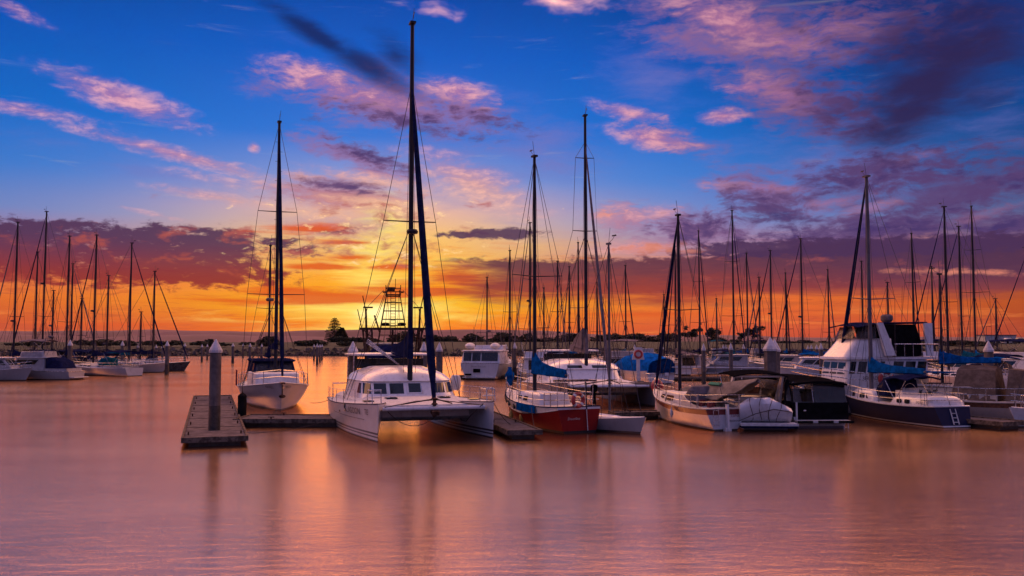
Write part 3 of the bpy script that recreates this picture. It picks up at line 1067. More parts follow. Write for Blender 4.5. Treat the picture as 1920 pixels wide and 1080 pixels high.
def dodger(parent, x0, x1, w, z0, z1, m='ncanvas', win=True, y=0.0):
    """spray hood: open at the back, windows in front"""
    h = House([(z0, x0, x1 + .35, w, w * .8), (z0 + (z1 - z0) * .55, x0, x1 + .05, w, w * .8), (z1 - .08, x0 + .03, x1 - .25, w * .95, w * .7), (z1, x0 + .1, x1 - .45, w * .8, w * .6)], r=.22, y=y, crown=.05)
    h.mesh('spray_hood', M[m], parent)
    if win:
        windows(h, parent, [(-w * .62, w * .62, z0 + (z1 - z0) * .5, z1 - .14), (w * .86, w * .86 + .7, z0 + (z1 - z0) * .45, z1 - .16), (-w * .86 - .7, -w * .86, z0 + (z1 - z0) * .45, z1 - .16)], 'vinyl2', 'hood_window')
    return h

def outboard(parent, x, z, y=0.0):
    b = MB()
    b.lathe([(0.03, 0.35), (.15, .30), (.17, .12), (.13, 0.0)], (x, y, z), 10)
    b.box((x, y, z - .25), (.13, .10, .55))
    b.box((x, y, z - .52), (.30, .03, .03))
    b.build('outboard_motor', M['black'], parent)

def solar_rack(parent, x, z, w, l, zb, name='solar_rack'):
    b = MB()
    b.box((x, 0, z), (l, w, .04))
    b.build('solar_panel', M['glass'], parent)
    b = MB()
    for sd in (-1, 1):
        for dx in (-l * .4, l * .4):
            b.tube([(x + dx, sd * w * .42, z - .02), (x + dx * .8, sd * w * .42, zb)], .018, 5)
        b.tube([(x - l / 2 - .02, sd * w * .5, z - .03), (x + l / 2 + .02, sd * w * .5, z - .03)], .018, 5)
    for dx in (-l / 2, l / 2):
        b.tube([(x + dx, -w / 2, z - .03), (x + dx, w / 2, z - .03)], .018, 5)
    b.build('arch_frame', M['chrome'], parent)

# ------------------------------------------------------------------ catamaran
def catamaran(name, label, loc, rz, L=11.6, hy=2.45, B=2.05, mast=None, big=True, cover='ncanvas', group=None):
    t = thing(name, label, 'catamaran', loc, rz, group)
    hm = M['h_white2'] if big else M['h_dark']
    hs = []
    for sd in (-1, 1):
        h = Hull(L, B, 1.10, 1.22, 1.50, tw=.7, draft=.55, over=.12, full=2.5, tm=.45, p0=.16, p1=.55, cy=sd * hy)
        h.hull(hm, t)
        h.deck(M['deck'], t, drop=.01, camber=.04)
        h.rail(M['gcanvas'], t, r=.022, up=.005)
        hs.append(h)
    xb = L / 2
    # bridge deck
    b = MB()
    b.loft([[(x, -w_, z), (x, w_, z), (x, w_, 1.16), (x, -w_, 1.16)] for x, w_, z in ((xb - 1.95, hy - .1, .80), (xb - 2.2, hy - .1, .62), (xb - 3.0, hy - .1, .60), (0, hy - .1, .78), (-L * .33, hy - .1, .92))])
    b.build('bridge_deck', M['gel'], t)
    fd = House([(1.14, -L * .44, xb - 1.85, hy + .45, hy - .05), (1.30, -L * .44, xb - 1.95, hy + .40, hy - .15), (1.44, -L * .43, xb - 3.4, hy + .2, hy - .5)], r=.25, crown=.06)
    fd.mesh('foredeck', M['deck'], t)
    # trampoline with crossbeam
    MB().box((xb - 1.2, 0, 1.20), (1.4, 2 * hy - .5, .02)).build('trampoline', M['gcanvas'], t)
    MB().tube([(xb - .45, -hy + .25, 1.26), (xb - .45, hy - .25, 1.26)], .085, 10).build('crossbeam', M['gel'], t)
    # coach roof
    x0, x1 = -L * .40, 0.6
    ch = House([(1.36, x0, x1 + .25, hy + .15, hy - .1), (1.60, x0, x1, hy + .1, hy - .15), (2.10, x0, x1 - .30, hy, hy - .25),
                (2.16, x0 - .05, x1 - .22, hy + .04, hy - .20), (2.42, x0, x1 - .55, hy - .16, hy - .45), (2.60, x0 + .1, x1 - 1.0, hy - .5, hy - .85), (2.70, x0 + .2, x1 - 1.5, hy - .9, hy - 1.25)], r=1.25, k=6, crown=.08)
    ch.mesh('coach_roof', M['gel'], t)
    if big:
        wl = [(-.10, .46, 1.64, 2.05), (-.98, -.34, 1.60, 2.06), (-1.72, -1.14, 1.60, 2.06), (-2.42, -1.88, 1.60, 2.06), (-3.25, -2.60, 1.60, 2.05, {'slant0': .28}),
              (.98, 1.66, 1.62, 2.06), (1.80, 2.46, 1.62, 2.06), (2.62, 3.15, 1.62, 2.05)]
        windows(ch, t, wl)
        # frames round the two opening front windows
        for (a, c) in ((-.16, .52),):
            b = MB()
            for (d0, d1, z0, z1) in ((a, c, 1.60, 1.645), (a, c, 2.055, 2.09), (a - .03, a + .01, 1.6, 2.09), (c - .01, c + .03, 1.6, 2.09)):
                wrap_win(ch, b, d0, d1, z0, z1, out=.03)
            b.build('window_frame', M['gel'], t)
    else:
        windows(ch, t, [(-1.35, -.35, 2.22, 2.40), (.35, 1.35, 2.22, 2.40), (-3.4, -2.3, 1.66, 2.03), (2.3, 3.4, 1.66, 2.03)])
    for yy in (-1.2, 1.2):
        hatch(t, x1 + 1.4, yy, 1.50)
    hatch(t, xb - 2.9, hy - .05, 1.44, .45, .45)
    hatch(t, xb - 2.9, -hy + .05, 1.44, .45, .45)
    # rig
    xm = .25 if big else 0.0
    zt = mast
    rig(t, xm, 2.15, zt, r=.125, sp=((.44, 1.25),) if big else ((.54, .85), (.83, .65)), fore=(xb - .45, 1.36), furl=M['ncanvas'] if big else M['gcanvas'], fr=.175 if big else .11,
        chain=(hy + .45, 1.25, -1.7), wr=.014, boom=(4.6, 3.3, .15), cover=M[cover], radar=.41 if big else None, ftop=.835 if big else .9, cover_h=.75 if big else .6)
    # hardtop over the cockpit
    b = MB()
    hx = x0 - .35
    hb = House([(3.28, hx - 1.5, hx + 1.1, 2.2, 2.1), (3.36, hx - 1.5, hx + 1.1, 2.2, 2.1)], r=.3, crown=.05)
    hb.mesh('cockpit_hardtop', M['gel'], t)
    b = MB()
    for sd in (-1, 1):
        for dx in (-1.3, .9):
            b.tube([(hx + dx, sd * 2.0, 3.3), (hx + dx, sd * 2.05, 1.3)], .03, 6)
    b.build('hardtop_post', M['chrome'], t)
    MB().box((hx - .2, 0, 2.85), (.06, 3.6, .5)).build('cockpit_screen', M['glass'], t)
    # guard rails, pulpits
    for i, h in enumerate(hs):
        sd = (-1, 1)[i]
        h.stanchions(t, -L * .42, xb - 2.2, 6, h=.6, r=.014, sides=(sd,), name='guard_rail')
        b = MB()
        for yy in (-.18, .18):
            b.tube([(xb - 1.05, h.cy + yy * 1.6, 1.45), (xb - .95, h.cy + yy * 1.5, 2.02)], .018, 5)
            b.tube([(xb - .35, h.cy + yy, 1.5), (xb - .45, h.cy + yy, 2.0)], .018, 5)
            b.tube([(xb - .95, h.cy + yy * 1.5, 2.02), (xb - .45, h.cy + yy, 2.0)], .018, 5)
        b.tube([(xb - .45, h.cy - .18, 2.0), (xb - .45, h.cy + .18, 2.0)], .018, 5)
        b.tube([(xb - .95, h.cy - .27, 2.02), (xb - .95, h.cy + .27, 2.02)], .018, 5)
        b.build('pulpit', M['chrome'], t)
        MB().box((xb - .72, h.cy, 1.72), (.34, .46, .035)).build('bow_seat', M['deck'], t)
        b = MB()
        for dx in (0.0, .45):
            b.tube([(-L / 2 + .3 + dx, h.cy - .5, 1.1), (-L / 2 + .3 + dx, h.cy - .5, 1.85), (-L / 2 + .3 + dx, h.cy + .5, 1.85), (-L / 2 + .3 + dx, h.cy + .5, 1.1)], .02, 5)
        b.build('stern_rail', M['chrome'], t)
    # bridle and anchor gear under the beam
    b = MB()
    b.tube([(xb - .45, -.05, 1.16), (xb - .15, 0, .96), (xb - .7, 0, .9), (xb - .9, 0, 1.15)], .03, 5)
    b.box((xb - .35, 0, 1.1), (.35, .3, .16), ry=.3)
    b.box((xb - .45, 0, 1.52), (.12, .12, .34))
    b.lathe([(.03, 1.38), (.15, 1.42), (.06, 1.5), (.06, 1.6), (.15, 1.66), (.03, 1.70)], (xb - .45, 0, 0), 12)
    b.build('bow_roller', M['rust'], t)
    b = MB()
    for sd in (-1, 1):
        b.tube([(xb - .40, sd * (hy - .35), 1.34), (xb - 1.3, sd * .6, 1.50), (xb - .42, 0, 1.60)], .02, 5)
        b.tube([(xb - .5, sd * .1, 1.62), (xb - 1.9, sd * 1.1, 1.34)], .03, 5)
    b.build('bridle_line', M['rope'], t)
    return t, hs, ch

# ------------------------------------------------------------------ generic sailing boat
def sailboat(name, label, loc, rz, L=9.5, B=3.0, fb=(.85, .85, 1.15), hullm='h_white', ztop=13, cover='bcanvas', xm=.08, furl='ncanvas', hood='ncanvas',
             radar=None, sp=((.52, .95),), detail=True, group=None, cat='sailboat', bimini=None, mastm='mast', windgen=False, wr=.014, fr=.075, stern_back=-.25, r=None, boomz=1.45, deckm='deck', rails=True, cab=1.0, paint='gel'):
    t = thing(name, label, cat, loc, rz, group)
    h = Hull(L, B, *fb, tw=.62, draft=.4, over=L * .09, back=stern_back, full=2.1)
    h.hull(M[hullm], t)
    h.deck(M[deckm], t, camber=.06)
    zd = h.sz(.5)
    x0, x1 = -L * .12, L * .24
    ch = House([(zd - .05, x0, x1 + .2, B * .33, B * .2), (zd + .28 * cab, x0, x1, B * .31, B * .18), (zd + .40 * cab, x0, x1 - .25, B * .26, B * .15)], r=.25, crown=.06 * cab)
    ch.mesh('cabin', M[paint], t)
    wa = B * .2 + .25
    for sd in (-1, 1) if cab > .9 else ():
        for (a, c) in ((wa + .3, wa + 1.0), (wa + 1.2, wa + 2.0), (wa + 2.2, wa + 2.8)):
            b = MB()
            if sd > 0: wrap_win(ch, b, a, c, zd + .07, zd + .22, n=3)
            else: wrap_win(ch, b, -c, -a, zd + .07, zd + .22, n=3)
            b.build('window', M['glass'], t, smooth=False)
    zc = zd + .45
    rig(t, L * xm, zc - .1, ztop, r=r or (.065 + ztop * .0022), sp=sp, fore=(L / 2 - .25, h.sz(1) + .05), furl=M[furl] if furl else None, fr=fr, back=(-L / 2 + .1, h.sz(0) + .1),
        chain=(B * .46, zd + .05, -.1), wr=wr, boom=(L * .38, zc + boomz - .5, .06) if cover is not False else None, cover=M[cover] if cover else None, radar=radar, mm=M[mastm])
    # cockpit
    b = MB()
    for sd in (-1, 1):
        b.box((-L * .29, sd * B * .27, zd + .06), (L * .30, .12, .26))
    b.box((-L * .445, 0, zd + .02), (.12, B * .56, .2))
    b.build('cockpit_coaming', M[paint], t)
    if hood:
        dodger(t, x0 - .55, x0 + .45, B * .30, zd + .2, zd + 1.05, hood, win=detail)
    if bimini:
        canopy(t, -L * .46, -L * .2, B * .36, zd + 1.75, M[bimini], zb=zd + .1)
    if rails:
        h.stanchions(t, -L * .40, L * .36, 6, r=.014 if detail else .02, wires=2)
        h.pulpit(t, L * .36, L / 2 - .12, h=.62, r=.018)
        h.pulpit(t, -L * .40, -L / 2 + .12, h=.62, r=.018, name='stern_rail')
    if L < 6.5: return t, h, zd
    b = MB()
    b.torus((-L * .38, 0, zd + .75), .42, .02, 'x', 18, 5)
    b.tube([(-L * .38, 0, zd), (-L * .37, 0, zd + .75)], .05, 6)
    b.tube([(-L * .38, -.4, zd + .75), (-L * .38, .4, zd + .75)], .012, 4)
    b.tube([(-L * .38, 0, zd + .35), (-L * .38, 0, zd + 1.15)], .012, 4)
    b.build('steering_wheel', M['chrome'], t)
    if windgen:
        b = MB()
        p = Vector((-L / 2 + .2, B * .2, zd))
        b.tube([p, p + Vector((0, 0, 2.6))], .03, 6)
        b.tube([p + Vector((-.25, 0, 2.65)), p + Vector((.25, 0, 2.65))], .07, 8)
        for k in range(3):
            a = 2 * PI * k / 3 + .4
            b.tube([p + Vector((.27, 0, 2.65)), p + Vector((.27, .55 * math.cos(a), 2.65 + .55 * math.sin(a)))], .04, 4, .015)
        b.build('wind_generator', M[paint], t)
    return t, h, zd

# ------------------------------------------------------------------ generic motor cruiser
def cruiser(name, label, loc, rz, L=10, B=3.4, fb=(.85, .95, 1.35), hullm='h_white', fly=True, top='ncanvas', aft=None, cat='motorboat', group=None, cabin=(1.35, .9), radar=False, arch=True, rods=False, enclosed=False, platform=True, paint='gel'):
    t = thing(name, label, cat, loc, rz, group)
    h = Hull(L, B, *fb, tw=.88, draft=.4, over=L * .12, full=2.4, p0=.18)
    h.hull(M[hullm], t)
    h.deck(M['deck'], t)
    h.rail(M['chrome'], t, r=.025)
    zd = h.sz(.45) - .03
    ht = cabin[0]
    x0, x1 = -L * .20, L * .20
    w = B * .40
    ch = House([(zd, x0, x1 + .75, w, w * .62), (zd + ht * .45, x0, x1 + .45, w, w * .66), (zd + ht * .92, x0, x1 - .15, w * .93, w * .66), (zd + ht, x0 - .35, x1 + .05, w * .99, w * .72), (zd + ht + .07, x0 - .35, x1, w * .97, w * .7)], r=.28, k=4, crown=.05)
    ch.mesh('cabin', M[paint], t)
    wf = w * .62
    z0, z1 = zd + ht * .50, zd + ht * .86
    ln = x1 - x0
    wins = [(-wf * .95, -.06, z0, z1), (.06, wf * .95, z0, z1)]
    for sd in (-1, 1):
        for a, c in ((wf + .30, wf + .30 + ln * .33), (wf + .42 + ln * .33, wf + .42 + ln * .66)):
            wins.append((a, c, z0, z1) if sd > 0 else (-c, -a, z0, z1))
    windows(ch, t, wins)
    b = MB()
    ch.front_win(b, -w * .6, w * .6, zd + .05, zd + ht * .85, back=True)
    b.build('cabin_door', M['glass'], t)
    zr = zd + ht + .07
    if fly:
        f = House([(zr, x0 + .1, x1 - .4, w * .9, w * .6), (zr + .55, x0 + .2, x1 - .65, w * .92, w * .64), (zr + .60, x0 + .2, x1 - .68, w * .88, w * .6)], r=.3, crown=0.0)
        f.mesh('flybridge', M[paint], t)
        b = MB()
        wrap_win(f, b, -w * .55, w * .55, zr + .56, zr + .80, out=-.05)
        b.build('windscreen', M['vinyl2'], t)
        if top:
            canopy(t, x0 + .1, x1 - .7, w * .85, zr + 1.65, M[top], zb=zr + .5)
        if radar:
            b = MB()
            b.lathe([(.03, -.12), (.26, -.1), (.3, 0), (.22, .1), (.02, .13)], (x0 + .2, 0, zr + 2.15), 12)
            b.tube([(x0 + .2, -w * .8, zr + .5), (x0 + .2, -w * .7, zr + 2.0), (x0 + .2, w * .7, zr + 2.0), (x0 + .2, w * .8, zr + .5)], .04, 6)
            b.build('radar_arch', M['gcanvas'], t)
    elif top:
        canopy(t, -L * .46, x0 + .2, w * 1.0, zd + ht + .15, M[top], zb=zd)
    if enclosed:
        e = House([(zd + .1, -L * .43, x0, w * 1.0, w), (zd + ht * .7, -L * .38, x0, w * .95, w * .95), (zd + ht, -L * .30, x0, w * .85, w * .92)], r=.25, crown=.08)
        e.mesh('cockpit_enclosure', M[enclosed], t)
    b = MB()
    for sd in (-1, 1):
        b.box((-L * .33, sd * B * .40, zd + .10), (L * .27, .10, .30))
    b.box((-L * .465, 0, zd + .10), (.10, B * .8, .30))
    b.build('cockpit_coaming', M[paint], t)
    if platform:
        MB().box((-L / 2 - .28, 0, .24), (.55, B * .78, .07)).build('swim_platform', M['deck'], t)
    h.pulpit(t, L * .08, L / 2 - .1, h=.6, r=.02, mid=True, name='bow_rail')
    for sd in (-1, 1):
        MB().tube([(x0 + .3, sd * w * .8, zr), (x0 - .3, sd * w * .85, zr + 2.6)], .013, 4).build('whip_aerial', M['wire'], t)
    if rods:
        for k in range(4):
            MB().tube([(x0 - .3, -w + k * w * .66, zr + .3), (x0 - .9, -w + k * w * .66, zr + 2.0)], .012, 4).build('fishing_rod', M['wire'], t)
    return t, h, zd, zr

def from_bow(p, rz, L):
    return Vector((p.x - math.cos(rz) * L / 2, p.y - math.sin(rz) * L / 2, 0))
def from_stern(p, rz, L):
    return Vector((p.x + math.cos(rz) * L / 2, p.y + math.sin(rz) * L / 2, 0))
def local(t, p):
    return Matrix.Rotation(-t.rotation_euler.z, 3, 'Z') @ (Vector(p) - t.location)

# ------------------------------------------------------------------ the big catamaran
s1, s2 = on_water(708, 829), on_water(926, 822)
v = s2 - s1
cat_rz = math.atan2(v.y, v.x) - PI / 2 + R(1.5)
hy = v.length / 2
mid = (s1 + s2) / 2
cloc = from_bow(mid, cat_rz, 11.6)
cat_t, cat_h, cat_ch = catamaran('catamaran', 'big white catamaran moored bows-on with a blue furled headsail and the tallest mast', cloc, cat_rz, hy=hy, mast=19.15)
hL = cat_h[0]
def on_bow(x0, z0):
    return lambda u, w: hL.side(x0 + u, z0 + w, -1, .02) - Vector((0, 0, 0))
text_mesh('LAGOON', .38, on_bow(2.55, .98), M['letterg'], cat_t, 'lettering', shear=.2)
text_mesh('TE', .32, on_bow(4.62, 1.02), M['letterg'], cat_t, 'lettering', shear=.2)
b = MB()                              # the zig-zag emblem in front of the name
em = [(2.15, 1.30), (2.42, 1.30), (2.24, 1.16), (2.42, 1.02), (2.13, 1.02)]
b.tube([hL.side(x, z, -1, .02) for x, z in em], .03, 4)
b.build('emblem', M['letterd'], cat_t)
b = MB(); b.sphere((0, 0, 0), (.09, .03, .07)); o = b.build('porthole', M['glass'], cat_t); o.location = hL.side(1.0, .92, -1, .0)
b = MB()
b.tube([hL.side(-1 + i * .5, .80, -1, .008) for i in range(12)], .008, 4)
b.build('hull_crease', M['gcanvas'], cat_t)
b = MB()
b.tube([(5.5, hy - .35, 1.42), (5.2, hy - .82, .9), (4.6, hy - .85, .62), (3.8, hy - .85, .60), (2.9, hy - .8, .9), (2.6, hy - .75, 1.12)], .018, 5)
b.build('hanging_line', M['rope'], cat_t)
b = MB()
b.lathe([(.02, -.38), (.2, -.36), (.26, -.2), (.26, .2), (.2, .36), (.02, .38)], (-1.9, hy + .35, 1.95), 14)
b.build('life_raft_canister', M['gel'], cat_t)
# folded solar frames propped by the boom
b = MB()
for k in range(4):
    b.tube([(-1.2 - k * .14, -.25, 2.9), (-2.2 - k * .14, -1.6, 4.1 - .06 * k)], .022, 5)
b.build('stowed_poles', M['chrome'], cat_t)

# ------------------------------------------------------------------ ketch moored bow-on at the left
kr = R(-70.5)
kb = on_water(528, 771)
KL = 12.5
kt = thing('ketch', 'two-masted white ketch seen bow-on beside the left pontoon', 'ketch', from_bow(kb, kr, KL), kr)
kh = Hull(KL, 4.3, 1.25, 1.15, 1.62, tw=.55, draft=.5, over=.7, full=3.2, p0=.2, p1=.42)
kh.hull(M['h_grey'], kt)
kh.deck(M['deck'], kt)
kh.rail(M['gel2'], kt, r=.04)
x0 = KL / 2 - 3.2
kc = House([(1.15, -1.5, x0 + .35, 1.55, 1.35), (1.95, -1.5, x0, 1.5, 1.3), (2.02, -1.5, x0 - .05, 1.5, 1.3)], r=.2, crown=.08)
kc.mesh('cabin', M['gel2'], kt)
kp = House([(2.0, -3.6, 1.2, 1.45, 1.3), (2.68, -3.6, .8, 1.35, 1.15), (2.76, -3.8, 1.1, 1.45, 1.3), (2.83, -3.8, 1.0, 1.4, 1.25)], r=.15, crown=.05)
kp.mesh('pilothouse', M['ncanvas'], kt)
windows(kp, kt, [(-1.15, -.42, 2.1, 2.6), (-.34, .34, 2.1, 2.6), (.42, 1.15, 2.1, 2.6), (1.5, 2.4, 2.1, 2.6), (-2.4, -1.5, 2.1, 2.6)], 'vinyl2')
hatch(kt, x0 + .9, 0, 1.5, .6, .6)
rig(kt, 1.55, 2.0, 17.9, r=.115, sp=((.31, 1.75), (.64, 1.2)), fore=(KL / 2 + .25, 1.7), furl=M['ncanvas'], fr=.12, chain=(2.05, 1.2, -.2), wr=.014,
    boom=(4.2, 3.6, 0), cover=M['ncanvas'], cover_h=.35, mm=M['mast'])
rig(kt, -4.2, 1.9, 10.6, r=.08, sp=((.5, .85),), chain=(1.7, 1.2, -.2), wr=.012, boom=(3.0, 3.0, 0), cover=M['ncanvas'], radar=.57)
b = MB()
for k in range(22):                      # mast steps
    z = 3.6 + k * .62
    b.tube([(1.55, -.10 - (.12 if k % 2 else 0), z), (1.55, .10 + (0 if k % 2 else .12), z)], .012, 4)
each(b, 'mast_step', M['wire'], kt)
kh.stanchions(kt, -KL * .45, KL * .30, 7, h=.75, r=.02, inset=.06)
kh.pulpit(kt, KL * .30, KL / 2 - .2, h=.75, r=.022)
b = MB()
b.box((KL / 2 + .15, 0, 1.62), (1.1, .24, .10))
b.build('bowsprit', M['wood'], kt)
b = MB()
b.tube([(KL / 2 + .32, 0, 1.5), (KL / 2 + .22, 0, .95)], .035, 5)
b.sphere((KL / 2 + .22, 0, .86), (.12, .2, .1))
b.build('anchor', M['rust'], kt)
MB().box((1.0, -2.3, 1.75), (1.0, .06, .95)).build('weather_cloth', M['redc'], kt)
b = MB()
for k in range(3):
    b.tube([(-.6 + k * .1, -.75 + k * .12, 2.7), (.1 + k * .1, -1.3 + k * .12, 3.6)], .03, 5)
b.build('stowed_poles', M['chrome'], kt)
for sd, tx in ((-1, 'MARINELL'), (1, 'MARLIN')):
    x_a = KL / 2 - (1.15 if sd < 0 else .25)
    o = text_mesh(tx, .24, (lambda u, w, sd=sd, x_a=x_a: kh.side(x_a + (u * .55 if sd < 0 else -u * .55), 1.28 + w, sd, .02)), M['letterd'], kt, 'lettering')
q = at_depth(454, 760, 44.5)
fender(None, (q.x, q.y, .78), 'rubber', L=1.2, r=.22, label='tall black fender with a white cap standing between the pontoon and the ketch')

# ------------------------------------------------------------------ red-hulled sloop, stern to the viewer
def sloop_red():
    L = 7.3
    rz = R(116)
    p = on_water(1086, 812)
    t = thing('sailboat', 'red and white sailboat with portholes and a thick blue boom cover', 'sailboat', from_stern(p, rz, L), rz, 'sailing boats seen stern-on in the front row')
    h = Hull(L, 2.7, 1.14, 1.12, 1.62, tw=.80, draft=.4, over=.5, back=-.1, full=2.2)
    band = lambda u: .93 - .22 * min(1, u / .45) + .02 * u
    h.hull([M['h_red'], M['gel']], t, stripe=band)
    h.deck(M['cream'], t)
    h.rail(M['ncanvas'], t, r=.025)
    b = MB()
    for sd in (-1, 1):
        b.tube([h.pt(i / 16, band(i / 16), sd) for i in range(17)], .028, 5)
    b.build('rubbing_strake', M['gel2'], t)
    for sd in (-1, 1):
        for x in (2.7, 2.0, 1.2, .3):
            c = h.side(x, h.sz(h.t_at(x)) - .22, sd, .0)
            b = MB()
            ring = []
            for q, rr_ in ((0, 1.0), (1, 1.0), (2, .82)):
                ring.append([(x + .12 * rr_ * math.cos(a * PI / 6), c.y + sd * (.0 if q == 0 else .035), c.z + .145 * rr_ * math.sin(a * PI / 6)) for a in range(12)])
            b.loft(ring)
            f = b.build('porthole', M['ncanvas'], t)
            b = MB()
            b.loft([[(x + .09 * math.cos(a * PI / 6), c.y + sd * .037, c.z + .11 * math.sin(a * PI / 6)) for a in range(12)],
                    [(x + .085 * math.cos(a * PI / 6), c.y + sd * .044, c.z + .105 * math.sin(a * PI / 6)) for a in range(12)]])
            b.build('pane', M['glass'], f)
    ch = House([(1.05, -1.6, 1.5, .85, .6), (1.48, -1.5, 1.3, .78, .55), (1.58, -1.5, 1.2, .74, .5)], r=.2, crown=.06)
    ch.mesh('cabin', M['gel'], t)
    windows(ch, t, [(.7, 1.1, 1.22, 1.42), (1.4, 1.9, 1.22, 1.42), (-1.1, -.7, 1.22, 1.42), (-1.9, -1.4, 1.22, 1.42)], name='window')
    # cockpit weather cloth on the port quarter (left in the photo)
    b = MB()
    n = 8
    pts = [h.edge(-2.0 + i * .22, 1, -.03) for i in range(n + 1)]
    lo = [p + Vector((0, 0, -.30)) for p in pts]
    hi = [p + Vector((0, 0, .06)) for p in pts]
    vs = lo + hi + [p + Vector((0, .02, 0)) for p in lo + hi]
    fs = []
    for i in range(n):
        fs += [(i, i + 1, n + 2 + i, n + 1 + i), (2 * n + 2 + i, 3 * n + 3 + i, 3 * n + 4 + i, 2 * n + 3 + i), (n + 1 + i, n + 2 + i, 3 * n + 4 + i, 3 * n + 3 + i), (i, 2 * n + 2 + i, 2 * n + 3 + i, i + 1)]
    b.add(vs, fs)
    b.build('weather_cloth', M['bcanvas'], t)
    rig(t, .55, 1.5, 13.0, r=.095, sp=((.49, 1.35),), fore=(L / 2 - .2, 1.7), back=(-L / 2 + .2, 1.1), chain=(1.25, 1.15, -.1), wr=.013, boom=(3.1, 2.55, -.08), cover=M['bcanvas'], cover_h=.46)
    # bagged headsail hanging on the foredeck rail
    b = MB()
    rings = []
    for i in range(9):
        f = i / 8
        rr_ = .10 + .16 * math.sin(PI * min(f * 1.2, 1)) * (1 if f > .3 else .6) * (1.15 if f > .5 else .8)
        rings.append([(L / 2 - .35 + rr_ * 1.1 * math.cos(a * PI / 5) * (1 + .1 * math.sin(3 * a)), rr_ * math.sin(a * PI / 5), 1.75 + .95 * f) for a in range(10)])
    b.loft(rings)
    b.build('headsail_bag', M['bcanvas'], t)
    h.stanchions(t, -L * .42, L * .34, 5, h=.62, r=.017, inset=.05)
    h.pulpit(t, L * .34, L / 2 - .1, h=.68, r=.02)
    h.pulpit(t, -L * .36, -L / 2 + .08, h=.62, r=.02, name='stern_rail')
    solar_rack(t, -L / 2 + .35, 2.28, 1.7, .9, 1.0)
    # a boarding ladder lashed in the shrouds
    b = MB()
    for sx in (.12, .5):
        b.tube([(-.4 + sx, 1.2, 1.3), (-.15 + sx * .8, 1.05, 2.6)], .016, 5)
    for k in range(5):
        b.tube([(-.38 + k * .05 + .12, 1.19 - k * .03, 1.5 + k * .24), (-.4 + k * .04 + .5, 1.19 - k * .03, 1.5 + k * .24)], .013, 5)
    b.build('ladder', M['chrome'], t)
    b = MB()
    b.lathe([(.02, -.2), (.16, -.18), (.2, 0), (.2, .28), (.12, .32), (.02, .33)], (-L / 2 + .25, .0, 1.05), 12)
    b.build('stern_locker', M['gel'], t)
    b = MB()
    b.tube([(-L / 2 - .05, -.35, 1.02), (-L / 2 - .10, -.38, .1)], .02, 5)
    b.build('stern_rope', M['ringw'], t)
    MB().tube([(-L / 2 - .02, -.38, 1.0), (-L / 2 + .05, -.38, 2.25)], .03, 6).build('ensign_pole', M['mast'], t)
    tr = h.pt(0, .6, 1).x
    text_mesh('Sheerline', .17, lambda u, w: Vector((h.pt(0, (.58 + w + .4) / 1.42, 1).x - .02, .62 - u, .58 + w)), M['letterw'], t, 'lettering', shear=.25)
    outboard(t, -L / 2 + .12, 1.75, -.85)
    return t
rt = sloop_red()
w = at_depth(1084, 750, 38.75)
ringbuoy('lifebuoy', 'red lifebuoy hung on the stern rail of the red and white sailboat', w, R(124), .27, .09)
for k, (px, py, lb) in enumerate(((958, 790, 'yellow fender nearer the bow of the red hulled sailboat'), (978, 792, 'yellow fender further aft on the red hulled sailboat'))):
    q = at_depth(px, py, 42.6 - k * .9)
    fender(None, (q.x, q.y, .48), 'yellow', L=.34, r=.11, label=lb, group='yellow fenders on the red sailboat')

# ------------------------------------------------------------------ small pale day-sailer
dl, drz = 6.0, R(-50)
t, h, zd = sailboat('day_sailer', 'small bare pale sailboat with an uncovered deck, its bow just right of the red hull', from_bow(on_water(1212, 815), drz, dl), drz,
                    L=dl, B=2.1, fb=(.55, .55, .74), hullm='h_grey', ztop=8.4, cover=False, xm=.14, furl=None, hood=None, sp=(), detail=False, rails=False, mastm='mastl', r=.06, cab=.3)
b = MB()
b.box((-3.1, 0, .40), (.30, .05, .7)); b.tube([(-3.1, 0, .78), (-2.1, .1, .86)], .02, 5)
b.build('rudder', M['wood'], t)

